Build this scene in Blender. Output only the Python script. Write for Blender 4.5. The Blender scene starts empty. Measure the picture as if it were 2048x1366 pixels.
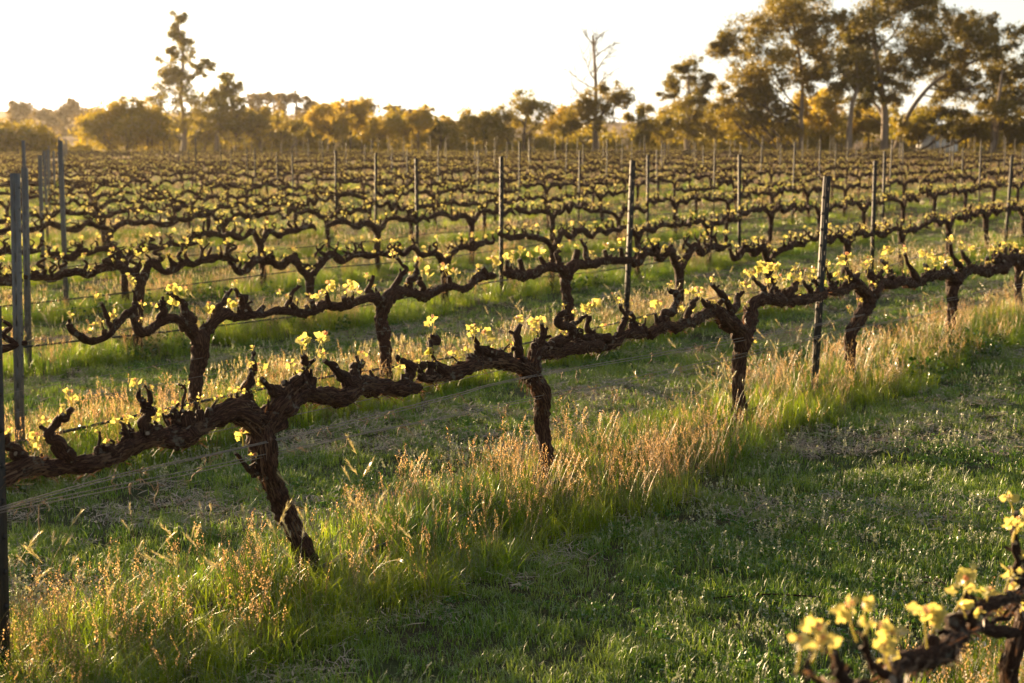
import bpy, math, random
import numpy as np
from mathutils import Vector
S = bpy.context.scene
C = S.collection
R = math.radians
rng = np.random.default_rng(7)
random.seed(7)

# ------------------------------------------------------------------ camera
F, CX, CY = 2844.0, 1024.0, 683.0          # focal length in photo pixels (50 mm on 36 mm), photo centre
PITCH = math.atan((CY - 325.0) / F)
CAM_H = 1.8
cam_d = bpy.data.cameras.new('camera'); cam = bpy.data.objects.new('camera', cam_d); C.objects.link(cam)
cam.location = (0, 0, CAM_H); cam.rotation_euler = (R(90) - PITCH, 0, 0)
cam_d.lens = 50; cam_d.sensor_width = 36; cam_d.clip_end = 3000; cam_d.clip_start = .05
cam_d.dof.use_dof = True; cam_d.dof.focus_distance = 6.7; cam_d.dof.aperture_fstop = 3.8
S.camera = cam

# ------------------------------------------------------------------ world, sun, exposure
SUN_EL, SUN_AZ = R(6.6), R(-38)              # azimuth from +Y, negative = left
sun_vec = Vector((math.sin(SUN_AZ) * math.cos(SUN_EL), math.cos(SUN_AZ) * math.cos(SUN_EL), math.sin(SUN_EL)))
w = bpy.data.worlds.new("World"); S.world = w; w.use_nodes = True
nt = w.node_tree
bg = nt.nodes['Background']
sky = nt.nodes.new('ShaderNodeTexSky'); sky.sky_type = 'NISHITA'; sky.sun_disc = False
sky.sun_elevation = SUN_EL; sky.sun_rotation = SUN_AZ
sky.air_density = 1.0; sky.dust_density = .6; sky.ozone_density = 1.0
hs = nt.nodes.new('ShaderNodeHueSaturation'); hs.inputs['Saturation'].default_value = .35
nt.links.new(sky.outputs[0], hs.inputs['Color']); nt.links.new(hs.outputs[0], bg.inputs[0]); bg.inputs[1].default_value = 0.057
sd = bpy.data.lights.new('sun', 'SUN'); so = bpy.data.objects.new('sun', sd); C.objects.link(so)
sd.energy = 5.0; sd.angle = R(0.6); sd.color = (1.0, 0.70, 0.38)
so.rotation_euler = sun_vec.to_track_quat('Z', 'Y').to_euler(); so.location = (-60, 60, 40)
S.view_settings.view_transform = 'Standard'; S.view_settings.look = 'None'
S.view_settings.exposure = 2.2; S.view_settings.gamma = 1.0
S.render.engine = 'CYCLES'
S.cycles.max_bounces = 8; S.cycles.transparent_max_bounces = 8; S.cycles.volume_bounces = 0
S.cycles.use_denoising = True

# ------------------------------------------------------------------ layout of the rows
TH = math.atan((2900 - CX) / F)              # the rows run this far right of straight ahead
DIR = np.array([math.sin(TH), math.cos(TH), 0.]); NRM = np.array([-math.cos(TH), math.sin(TH), 0.])
FW = np.array([0, math.cos(PITCH), -math.sin(PITCH)]); UP = np.array([0, math.sin(PITCH), math.cos(PITCH)])
RT = np.array([1., 0, 0]); CAM = np.array([0, 0, CAM_H])
SP = 2.41                                    # vine spacing
def rowD(k): return {0: 0.85, 1: 3.97}.get(k, 6.85 + 3.17 * (k - 2))
def post_t(k, c):
    b = {1: 10.21, 2: 12.47, 3: 14.95, 4: 17.6}.get(k, 17.6 + 2.6 * (k - 4) if k > 4 else 7.9)
    return b + 3 * SP * (c - 1)
def ray(x, y): return FW + RT * ((x - CX) / F) + UP * ((CY - y) / F)
def on_row(x, y, D):                          # where a sight line meets the upright plane of a row
    r = ray(x, y); s = D / (NRM @ r)
    return CAM + s * r, s
def at_depth(x, y, Z): return CAM + Z * ray(x, y)
def sstep(a, b, x):
    t = np.clip((x - a) / (b - a), 0, 1); return t * t * (3 - 2 * t)
def proj(P):
    v = np.asarray(P) - CAM; z = v @ FW
    return CX + F * (v @ RT) / z, CY - F * (v @ UP) / z, z

# ------------------------------------------------------------------ noise
_perm = np.random.default_rng(3).random(4096)
def _h(i, j, k): return _perm[(i * 73 + j * 1291 + k * 2857 + (i ^ j) * 11) & 4095]
def vnoise(P):
    P = np.asarray(P, float); i = np.floor(P).astype(int); f = P - i; f = f * f * (3 - 2 * f)
    r = 0
    for a in (0, 1):
        for b in (0, 1):
            for c in (0, 1):
                wgt = (f[:, 0] if a else 1 - f[:, 0]) * (f[:, 1] if b else 1 - f[:, 1]) * (f[:, 2] if c else 1 - f[:, 2])
                r = r + wgt * _h(i[:, 0] + a, i[:, 1] + b, i[:, 2] + c)
    return r * 2 - 1
def noise2(x, y, f, s=0): return vnoise(np.stack([x * f + s, y * f + s * 1.7, np.full_like(x, s * .31)], -1))

def ground_z(x, y):
    x = np.asarray(x, float); y = np.asarray(y, float)
    d = y
    z = 0.021 * 6 * np.logaddexp(0, (d - 18) / 6)
    z = np.where(d > 110, 0.021 * 92 + (d - 110) * 0.021 + 0.00003 * np.clip(d - 110, 0, 400) ** 2, z)
    z = z + 0.03 * noise2(x, y, .35, 4) * np.clip(d / 8, 0, 1) + 0.012 * noise2(x, y, 1.6, 9)
    far = np.clip((d - 230) / 250, 0, 1)
    z = z + far * (4.5 * noise2(x, y, .008, 2) + 2.5 - x * 0.010)
    return z
def gz(x, y): return float(ground_z(np.array([x]), np.array([y]))[0])

# ------------------------------------------------------------------ object helpers
def tag(o, label=None, cat=None, group=None, kind=None):
    if label: o['label'] = label
    if cat: o['category'] = cat
    if group: o['group'] = group
    if kind: o['kind'] = kind
    return o
class MB:
    """collects vertices and polygons of one mesh"""
    def __init__(s): s.v = []; s.n = 0; s.f = []; s.mi = []; s.at = []
    def add(s, v, faces, mi=0, at=None):
        v = np.asarray(v, float).reshape(-1, 3); s.v.append(v)
        s.at.append(np.zeros_like(v) if at is None else at)
        if isinstance(faces, np.ndarray): s.f.append((faces + s.n, mi))
        else:
            by = {}
            for f in faces: by.setdefault(len(f), []).append(f)
            for a in by.values(): s.f.append((np.array(a) + s.n, mi))
        s.n += len(v)
    def mesh(s, name, mats, smooth=True):
        me = bpy.data.meshes.new(name); V = np.concatenate(s.v) if s.v else np.zeros((0, 3))
        li = np.concatenate([f.ravel() for f, _ in s.f]); tot = np.concatenate([np.full(len(f), f.shape[1]) for f, _ in s.f])
        mi = np.concatenate([np.full(len(f), m) for f, m in s.f])
        me.vertices.add(len(V)); me.vertices.foreach_set('co', V.ravel().astype('f'))
        me.loops.add(len(li)); me.loops.foreach_set('vertex_index', li.astype('i'))
        me.polygons.add(len(tot)); me.polygons.foreach_set('loop_start', (np.cumsum(tot) - tot).astype('i'))
        me.polygons.foreach_set('material_index', mi.astype('i'))
        me.update(calc_edges=True); me.validate()
        if smooth: me.polygons.foreach_set('use_smooth', np.ones(len(me.polygons), bool))
        A = np.concatenate(s.at)
        if np.any(A) and len(A) == len(me.vertices):
            a = me.attributes.new('grain', 'FLOAT_VECTOR', 'POINT'); a.data.foreach_set('vector', A.ravel().astype('f'))
        for m in mats: me.materials.append(m)
        return me
    def build(s, name, mats, parent=None, smooth=True, link=True):
        o = bpy.data.objects.new(name, s.mesh(name, mats if isinstance(mats, (list, tuple)) else [mats], smooth))
        if link: C.objects.link(o)
        if parent is not None: o.parent = parent
        return o
def empty(name, loc=(0, 0, 0)):
    o = bpy.data.objects.new(name, None); o.empty_display_size = .1; o.location = loc; C.objects.link(o); return o

def resample(P, r, step):
    P = np.asarray(P, float); r = np.asarray(r, float)
    if len(P) == 2: P = np.array([P[0], (P[0] + P[1]) / 2, P[1]]); r = np.array([r[0], (r[0] + r[1]) / 2, r[1]])
    Q = np.vstack([2 * P[0] - P[1], P, 2 * P[-1] - P[-2]]); q = np.concatenate([[r[0]], r, [r[-1]]])
    out = []; ro = []
    for i in range(1, len(Q) - 2):
        L = np.linalg.norm(Q[i + 1] - Q[i]); n = max(1, int(math.ceil(L / step)))
        t = (np.arange(n) / n)[:, None]
        p0, p1, p2, p3 = Q[i - 1], Q[i], Q[i + 1], Q[i + 2]
        out.append(.5 * ((2 * p1) + (p2 - p0) * t + (2 * p0 - 5 * p1 + 4 * p2 - p3) * t ** 2 + (3 * p1 - p0 - 3 * p2 + p3) * t ** 3))
        ro.append(q[i] + (q[i + 1] - q[i]) * t[:, 0])
    out.append(Q[-2][None]); ro.append(np.array([q[-2]]))
    return np.vstack(out), np.concatenate(ro)

def tube(mb, P, r, nr=8, step=.05, seed=0, lump=0., ridge=0., wob=0., mi=0, cap=None, twist=0., flat=0.):
    P, r = resample(P, r, step)
    n = len(P); seg = np.linalg.norm(np.diff(P, axis=0), axis=1); t = np.concatenate([[0], np.cumsum(seg)])
    if wob:
        o = np.stack([vnoise(np.stack([t * 9 + 7 * a, np.full(n, seed * 1.3 + a), np.full(n, a * 5.)], -1)) for a in range(3)], -1)
        P = P + o * wob * np.minimum(1, t / .08)[:, None]
    T = np.gradient(P, axis=0); T /= np.linalg.norm(T, axis=1)[:, None] + 1e-9
    a = np.cross(T[0], [0.3, .9, .1]); a /= np.linalg.norm(a); A = [a]
    for i in range(1, n):
        a = A[-1] - T[i] * (A[-1] @ T[i]); a /= np.linalg.norm(a) + 1e-9; A.append(a)
    A = np.array(A); B = np.cross(T, A)
    ang = np.arange(nr) * 2 * math.pi / nr
    th = ang[None, :] + twist * t[:, None]
    tt = np.repeat(t[:, None], nr, 1)
    rr = np.repeat(r[:, None], nr, 1)
    ca, sa = np.cos(th), np.sin(th)
    if lump or ridge:
        G = np.stack([ca * .8 + seed, sa * .8 + seed * .7, tt * 11], -1).reshape(-1, 3)
        rr = rr * (1 + lump * vnoise(G).reshape(n, nr) + .5 * lump * vnoise(G * 2.3 + 5).reshape(n, nr))
        if ridge:
            G = np.stack([ca * 4.2 + seed, sa * 4.2, tt * 20 + seed], -1).reshape(-1, 3)
            G2 = np.stack([ca * 8.5 + seed, sa * 8.5, tt * 38 + seed], -1).reshape(-1, 3)
            k = np.abs(vnoise(G)).reshape(n, nr) * 1.6 - .5; k2 = vnoise(G2).reshape(n, nr)
            k3 = vnoise(np.stack([ca * 2 + seed, sa * 2, tt * 60 + seed], -1).reshape(-1, 3)).reshape(n, nr)
            rr = rr * (1 + ridge * (k + .7 * k2 + .3 * k3))
    V = P[:, None, :] + rr[..., None] * (np.cos(ang)[None, :, None] * A[:, None, :] + np.sin(ang)[None, :, None] * B[:, None, :] * (1 - flat))
    i = np.arange(n - 1)[:, None] * nr; j = np.arange(nr)[None, :]; j2 = (j + 1) % nr
    f = np.stack([i + j, i + j2, i + nr + j2, i + nr + j], -1).reshape(-1, 4)
    at = np.stack([ca * 1.0 + seed * .37, sa * 1.0, tt * 1.0 + seed * .11], -1).reshape(-1, 3)
    mb.add(V.reshape(-1, 3), f, mi, at)
    # end caps: a cut face, slightly domed
    for e, s_ in ((0, -1), (n - 1, 1)):
        ring = V[e]; c = ring.mean(0) + T[e] * s_ * r[e] * .15
        vv = np.vstack([ring, c[None]]); k = np.arange(nr)
        ff = np.stack([k, (k + 1) % nr, np.full(nr, nr)], -1)
        if s_ < 0: ff = ff[:, ::-1]
        mb.add(vv, ff, (cap if (cap is not None and s_ > 0) else mi), np.vstack([at.reshape(n, nr, 3)[e], at.reshape(n, nr, 3)[e][:1]]))
    return P, r

# ------------------------------------------------------------------ materials
def mat(name):
    m = bpy.data.materials.new(name); m.use_nodes = True; n = m.node_tree; n.nodes.clear()
    return m, n, n.nodes.new('ShaderNodeOutputMaterial')
def N(n, t, **kw):
    x = n.nodes.new(t)
    for k, v in kw.items():
        if k in x.inputs: x.inputs[k].default_value = v
        else: setattr(x, k, v)
    return x
def ramp(n, stops, fac=None):
    r = n.nodes.new('ShaderNodeValToRGB'); e = r.color_ramp.elements
    while len(e) < len(stops): e.new(.5)
    for i, (p, c) in enumerate(stops): e[i].position = p; e[i].color = (*c, 1) if len(c) == 3 else c
    if fac is not None: n.links.new(fac, r.inputs[0])
    return r
def mixc(n, fac, a, b, mode='MIX'):
    x = n.nodes.new('ShaderNodeMix'); x.data_type = 'RGBA'; x.blend_type = mode
    for s, v in ((0, fac), (6, a), (7, b)):
        if hasattr(v, 'links') or hasattr(v, 'is_output'): n.links.new(v, x.inputs[s])
        else: x.inputs[s].default_value = v if s == 0 else (*v, 1)
    return x.outputs[2]

def leafy(name, c1, c2, trans=.5, tint=(1, 1, .6), rough=.45, spec=.35, scale=6., rnd=.6, tmul=1.):
    """thin leaf: diffuse + light coming through + a glossy skin"""
    m, n, o = mat(name); L = n.links.new
    g = N(n, 'ShaderNodeNewGeometry'); nz = N(n, 'ShaderNodeTexNoise', Scale=scale, Detail=2.0); L(g.outputs['Position'], nz.inputs['Vector'])
    oi = N(n, 'ShaderNodeObjectInfo')
    ma = N(n, 'ShaderNodeMath', operation='MULTIPLY'); L(oi.outputs['Random'], ma.inputs[0]); ma.inputs[1].default_value = rnd
    mb_ = N(n, 'ShaderNodeMath', operation='MULTIPLY_ADD'); L(nz.outputs['Fac'], mb_.inputs[0]); mb_.inputs[1].default_value = 1.6; mb_.inputs[2].default_value = -.3 - rnd / 2
    ad = N(n, 'ShaderNodeMath', operation='ADD', use_clamp=True); L(ma.outputs[0], ad.inputs[0]); L(mb_.outputs[0], ad.inputs[1])
    col = mixc(n, ad.outputs[0], c1, c2)
    d = N(n, 'ShaderNodeBsdfDiffuse'); L(col, d.inputs[0])
    tcol = mixc(n, 1.0, col, tuple(t * tmul for t in tint), 'MULTIPLY')
    t = N(n, 'ShaderNodeBsdfTranslucent'); L(tcol, t.inputs[0])
    x = N(n, 'ShaderNodeMixShader'); x.inputs[0].default_value = trans; L(d.outputs[0], x.inputs[1]); L(t.outputs[0], x.inputs[2])
    gl = N(n, 'ShaderNodeBsdfGlossy', Roughness=rough); gl.inputs[0].default_value = (1, 1, 1, 1)
    fr = N(n, 'ShaderNodeFresnel', IOR=1.4); fm = N(n, 'ShaderNodeMath', operation='MULTIPLY'); L(fr.outputs[0], fm.inputs[0]); fm.inputs[1].default_value = spec
    y = N(n, 'ShaderNodeMixShader'); L(fm.outputs[0], y.inputs[0]); L(x.outputs[0], y.inputs[1]); L(gl.outputs[0], y.inputs[2])
    L(y.outputs[0], o.inputs[0]); return m

def bark_mat(name, dark, mid, light, lichen=.5, bump=.6):
    m, n, o = mat(name); L = n.links.new
    a = N(n, 'ShaderNodeAttribute', attribute_name='grain')
    mp = N(n, 'ShaderNodeMapping'); mp.inputs['Scale'].default_value = (11, 11, 34); L(a.outputs['Vector'], mp.inputs[0])
    n1 = N(n, 'ShaderNodeTexNoise', Scale=1.0, Detail=6.0, Roughness=.65); L(mp.outputs[0], n1.inputs['Vector'])
    r1 = ramp(n, [(.3, dark), (.5, mid), (.72, light)], n1.outputs['Fac'])
    g = N(n, 'ShaderNodeTexCoord')
    n2 = N(n, 'ShaderNodeTexNoise', Scale=38.0, Detail=3.0); L(g.outputs['Object'], n2.inputs['Vector'])
    n3 = N(n, 'ShaderNodeTexNoise', Scale=7.0, Detail=2.0); L(g.outputs['Object'], n3.inputs['Vector'])
    mm = N(n, 'ShaderNodeMath', operation='MULTIPLY'); L(n2.outputs['Fac'], mm.inputs[0]); L(n3.outputs['Fac'], mm.inputs[1])
    lf = ramp(n, [(.33, (0, 0, 0)), (.39, (lichen,) * 3)], mm.outputs[0])
    col = mixc(n, lf.outputs[0], r1.outputs[0], (.17, .16, .13))
    p = N(n, 'ShaderNodeBsdfPrincipled', Roughness=.78); L(col, p.inputs['Base Color']); p.inputs['Specular IOR Level'].default_value = .2
    b = N(n, 'ShaderNodeBump', Strength=bump, Distance=.012); L(n1.outputs['Fac'], b.inputs['Height']); L(b.outputs[0], p.inputs['Normal'])
    L(p.outputs[0], o.inputs[0]); return m
def plain(name, col, rough=.7, metal=0., nscale=0, namp=.3, bump=0.):
    m, n, o = mat(name); L = n.links.new
    p = N(n, 'ShaderNodeBsdfPrincipled', Roughness=rough, Metallic=metal); p.inputs['Base Color'].default_value = (*col, 1)
    if nscale:
        g = N(n, 'ShaderNodeTexCoord'); z = N(n, 'ShaderNodeTexNoise', Scale=nscale, Detail=4.0); L(g.outputs['Object'], z.inputs['Vector'])
        c = mixc(n, z.outputs['Fac'], tuple(v * (1 - namp) for v in col), tuple(min(1, v * (1 + namp)) for v in col)); L(c, p.inputs['Base Color'])
        if bump:
            b = N(n, 'ShaderNodeBump', Strength=bump, Distance=.01); L(z.outputs['Fac'], b.inputs['Height']); L(b.outputs[0], p.inputs['Normal'])
    L(p.outputs[0], o.inputs[0]); return m

M_bark = bark_mat('vine_bark', (.006, .0035, .003), (.042, .019, .012), (.18, .095, .058), .6, 1.0)
M_cut = plain('cut_wood', (.15, .12, .09), .8, nscale=60)
M_shred = leafy('bark_shred', (.09, .055, .035), (.20, .13, .085), .35, (1, .7, .4), .7, .2)
M_leaf = leafy('young_leaf', (.36, .37, .11), (.62, .54, .25), .62, (1, .94, .56), .5, .12, 20., .4, 1.1)
M_bud = leafy('pink_bud', (.45, .26, .16), (.5, .34, .2), .5, (1, .8, .6), .6, .3)
M_blade = leafy('grass_blade', (.036, .100, .010), (.165, .215, .025), .60, (1, .89, .32), .35, .10, 1.2, .5, 2.9)
M_lawn = leafy('lawn_blade', (.085, .195, .014), (.28, .36, .075), .4, (1, 1, .55), .5, .14, 1.6, .7, 1.2)
M_seed = leafy('seed_head', (.44, .26, .15), (.70, .52, .30), .6, (1, .88, .6), .6, .2, 3., .6, 1.5)
M_stem = leafy('seed_stem', (.20, .20, .06), (.36, .24, .11), .4, (1, .9, .6), .5, .4)
M_pale = leafy('barley_and_lit_tip', (.50, .44, .22), (.60, .52, .30), .5, (1, .95, .7), .5, .5)  # real barley heads, and the added tufts whose cream imitates sunlight
M_straw = leafy('dry_straw', (.24, .17, .10), (.42, .32, .20), .3, (1, .9, .7), .7, .2, 8.)
M_weed = leafy('broad_leaf', (.035, .085, .015), (.08, .15, .03), .4, (1, 1, .4), .4, .2)
M_clover = leafy('clover_leaf', (.05, .13, .025), (.10, .20, .04), .35, (1, 1, .5), .5, .15)
M_white = leafy('pale_weed', (.30, .33, .20), (.42, .42, .28), .35, (1, 1, .8), .6, .3)
M_yellow = leafy('yellow_petal', (.6, .45, .03), (.65, .5, .05), .4)
md, nd, od = mat('dew'); gd = N(nd, 'ShaderNodeBsdfGlossy', Roughness=.22); gd.inputs[0].default_value = (1, 1, 1, 1)
td = N(nd, 'ShaderNodeBsdfTranslucent'); td.inputs[0].default_value = (1, 1, 1, 1); xd = N(nd, 'ShaderNodeMixShader'); xd.inputs[0].default_value = .6
nd.links.new(gd.outputs[0], xd.inputs[1]); nd.links.new(td.outputs[0], xd.inputs[2]); nd.links.new(xd.outputs[0], od.inputs[0]); M_dew = md
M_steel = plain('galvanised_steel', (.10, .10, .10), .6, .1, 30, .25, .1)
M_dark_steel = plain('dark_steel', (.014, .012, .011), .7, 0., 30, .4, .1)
M_wire = plain('wire_steel', (.22, .20, .19), .38, .8)
M_hose = plain('black_hose', (.012, .012, .012), .35)
M_gum = bark_mat('gum_bark', (.08, .06, .045), (.17, .13, .10), (.30, .25, .21), 0, .3)
M_darkwood = bark_mat('dark_bark', (.04, .028, .02), (.09, .065, .05), (.16, .12, .09), 0, .3)

# ------------------------------------------------------------------ ground: one sheet out to the horizon
def ground_mat():
    m, n, o = mat('vineyard_ground'); L = n.links.new
    g = N(n, 'ShaderNodeNewGeometry'); P = g.outputs['Position']
    a = N(n, 'ShaderNodeTexNoise', Scale=14.0, Detail=6.0, Roughness=.7); L(P, a.inputs['Vector'])
    b = N(n, 'ShaderNodeTexNoise', Scale=1.3, Detail=4.0, Roughness=.6); L(P, b.inputs['Vector'])
    c = N(n, 'ShaderNodeTexNoise', Scale=.12, Detail=3.0); L(P, c.inputs['Vector'])
    soil = ramp(n, [(.3, (.022, .018, .010)), (.55, (.055, .048, .024)), (.75, (.11, .085, .05))], a.outputs['Fac'])
    green = ramp(n, [(.3, (.020, .035, .008)), (.7, (.06, .085, .022))], a.outputs['Fac'])
    r = ramp(n, [(.42, (0, 0, 0)), (.6, (1, 1, 1))], b.outputs['Fac'])
    c1 = mixc(n, r.outputs[0], green.outputs[0], soil.outputs[0])
    # dry paddock beyond the vines
    s = N(n, 'ShaderNodeSeparateXYZ'); L(P, s.inputs[0])
    mr = N(n, 'ShaderNodeMapRange'); mr.inputs[1].default_value = 18; mr.inputs[2].default_value = 60; L(s.outputs[1], mr.inputs[0])
    dry = ramp(n, [(.35, (.13, .085, .035)), (.65, (.22, .12, .06))], c.outputs['Fac'])
    col = mixc(n, mr.outputs[0], c1, dry.outputs[0])
    p = N(n, 'ShaderNodeBsdfPrincipled', Roughness=.9); L(col, p.inputs['Base Color']); p.inputs['Specular IOR Level'].default_value = .15
    bu = N(n, 'ShaderNodeBump', Strength=.8, Distance=.03); L(a.outputs['Fac'], bu.inputs['Height']); L(bu.outputs[0], p.inputs['Normal'])
    L(p.outputs[0], o.inputs[0]); return m
ys = np.concatenate([np.arange(-8, 22, .25), np.arange(22, 120, 2.), np.arange(120, 700, 10.), np.array([700, 800, 1000, 1400])])
xs = np.concatenate([-np.geomspace(12, 900, 40)[::-1], np.arange(-11.75, 12, .25), np.geomspace(12, 900, 40)])
GX, GY = np.meshgrid(xs, ys); GZ = ground_z(GX.ravel(), GY.ravel())
mb = MB(); nx = len(xs)
ii, jj = np.meshgrid(np.arange(len(ys) - 1), np.arange(nx - 1), indexing='ij'); q = (ii * nx + jj).ravel()
mb.add(np.stack([GX.ravel(), GY.ravel(), GZ], -1), np.stack([q, q + 1, q + nx + 1, q + nx], -1))
tag(mb.build('ground', ground_mat()), kind='structure')

# ------------------------------------------------------------------ vine leaves
def leaf_outline(lod):
    if lod == 0:
        a = []; 
        for i in range(28):
            t = i / 28 * 2 * math.pi
            r = .74 + .12 * math.cos(5 * t) + .10 * math.cos(t) + (.045 if i % 2 else -.04)
            if abs(t - math.pi) < .35: r *= .45
            a.append((r * math.cos(t), r * math.sin(t)))
        return np.array(a)
    k = 9 if lod == 1 else 5
    t = np.arange(k) / k * 2 * math.pi
    r = .8 + .07 * np.cos(5 * t) if lod == 1 else np.full(k, .85)
    return np.stack([r * np.cos(t), r * np.sin(t)], -1)
def add_leaf(mb, c, d, size, lod, mi=0, rg=rng):
    """leaf whose stalk end is at c, growing along d"""
    O = leaf_outline(lod) * size * .5
    d = d / np.linalg.norm(d); up = rg.normal(size=3); s = np.cross(d, up); s /= np.linalg.norm(s); nn = np.cross(s, d)
    x = O[:, 0] + size * .42; y = O[:, 1]
    cup = rg.uniform(.15, .95)
    z = (y ** 2) / size * cup * 2 - (x ** 2) / size * rg.uniform(-.2, .5) + rg.normal(size=len(x)) * size * .03
    V = c + x[:, None] * d + y[:, None] * s + z[:, None] * nn
    cen = c + d * size * .42 - nn * size * .04
    n = len(O); k = np.arange(n)
    mb.add(np.vstack([V, cen[None]]), np.stack([k, (k + 1) % n, np.full(n, n)], -1), mi)
def leaf_cluster(mb, p, size, lod, n=5, rg=rng):
    p = np.asarray(p, float)
    h = size * rg.uniform(.5, 1.3); tip = p + np.array([rg.normal() * .25, rg.normal() * .25, 1.]) * h
    if lod < 2: tube(mb, [p - [0, 0, .004], (p + tip) / 2 + rg.normal(size=3) * size * .08, tip], [.0022, .0018, .0012], 5, .02, mi=0)
    for i in range(n):
        u = rg.uniform(.35, 1.0); b = p + (tip - p) * u; an = rg.uniform(0, 6.28)
        d = np.array([math.cos(an), math.sin(an), rg.uniform(.1, 1.2)])
        add_leaf(mb, b + d / np.linalg.norm(d) * size * .12, d, size * rg.uniform(.45, 1.0) * (1.15 - .4 * u), lod, 0, rg)
    for i in range(2 if lod < 2 else 1):
        d = np.array([rg.normal() * .5, rg.normal() * .5, 1.]); add_leaf(mb, tip, d, size * .35, max(lod, 1), 1, rg)

def shreds(mb, P, r, n, rg, size=1.):
    """loose strips of bark"""
    P, r = resample(P, r, .02); m = len(P)
    if m < 3: return
    for _ in range(n):
        i = rg.integers(0, m - 1); T = P[min(i + 1, m - 1)] - P[i]; L = np.linalg.norm(T)
        if L < 1e-6: continue
        T = T / L * (1 if rg.random() < .5 else -1); a = rg.normal(size=3); a -= T * (a @ T); a /= np.linalg.norm(a)
        ln = rg.uniform(.03, .11) * size; wd = rg.uniform(.0018, .006) * size; s = np.cross(T, a)
        q0 = P[i] + a * r[i] * .97; pts = []
        for k in range(4):
            u = k / 3; c = q0 + T * ln * u + a * (u ** 2) * ln * rg.uniform(.02, .38) - np.array([0, 0, 1]) * u * u * ln * .15
            pts += [c - s * wd * (1 - u * .7), c + s * wd * (1 - u * .7)]
        mb.add(np.array(pts), np.array([[0, 1, 3, 2], [2, 3, 5, 4], [4, 5, 7, 6]]), 2)

# ------------------------------------------------------------------ vines traced from the rows nearest the camera
HERO = {}
HERO[(1, 1)] = dict(
 trunk=[[(632,1215,24),(618,1170,21),(606,1120,19),(588,1060,19),(560,985,20),(535,945,21),(522,905,24),(527,868,27),(538,845,22)]],
 left=[[(527,872,24),(512,847,22),(486,832,24),(463,821,20),(428,840,17),(390,863,18),(366,869,20),(316,875,19),(267,891,18),(217,914,18),(178,926,16),(138,932,15),(89,936,17),(49,934,19),(15,950,21),(-40,962,20),(-90,958,18)],
  [(52,928,13),(38,910,11),(18,893,9),(24,873,7)],[(140,915,17),(122,885,12),(100,866,9),(116,848,9),(134,838,7),(147,816,5)],
  [(252,885,5),(251,868,5),(261,851,2.6)],[(248,884,5),(249,862,4),(247,846,4)],[(218,900,15),(213,888,9)],
  [(296,868,17),(288,850,11),(292,836,9),(304,822,9),(312,813,6)],[(304,822,8),(292,808,6),(286,795,5),(285,783,4)],[(293,810,6),(297,797,5),(298,786,4.5)],
  [(372,858,20),(366,842,13),(374,822,7)],[(358,846,8),(350,838,5),(337,828,3)],[(352,842,6),(350,828,5),(348,817,4)],[(362,840,4),(361,815,2.6),(363,775,2.6),(352,767,2)],[(363,777,2.4),(373,769,2)],
  [(490,828,20),(484,808,15),(497,792,11),(500,768,9),(507,752,5.5),(512,725,4.5),(508,705,3.6)],[(500,768,5),(499,752,4),(500,737,3)]],
 right=[[(527,872,24),(548,836,25),(562,808,25),(585,786,23),(612,784,18),(642,793,16),(683,790,18),(722,774,17),(760,775,17),(785,779,15),(812,774,14),(840,771,8)],
  [(592,785,20),(588,768,17),(586,752,13)],[(596,766,10),(617,747,9),(624,728,8),(611,711,5)],[(622,778,12),(620,765,9),(623,750,7)],
  [(565,800,13),(552,786,10),(540,774,8),(516,757,4)],[(704,775,17),(691,754,12),(664,733,8),(645,721,5.5)],[(708,765,14),(712,745,10),(716,731,8),(730,721,6)],
  [(718,728,4),(717,712,3)],[(815,770,12),(826,748,11),(822,731,9),(803,724,6),(793,713,3)],[(512,948,8),(486,931,4.5),(464,904,3)]],
 leaves=[(600,700,50,6),(626,705,48,6),(540,782,44,6),(482,890,34,4),(508,934,46,3),(645,724,30,4),(717,716,26,4),(152,812,34,5),(92,852,30,4),(134,836,34,4),(78,892,36,4),(62,902,26,3),(238,862,34,4),(800,750,40,4),(212,892,26,3),(818,722,20,2),(246,846,22,2),(372,772,14,2),(525,750,34,4)])
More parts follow.
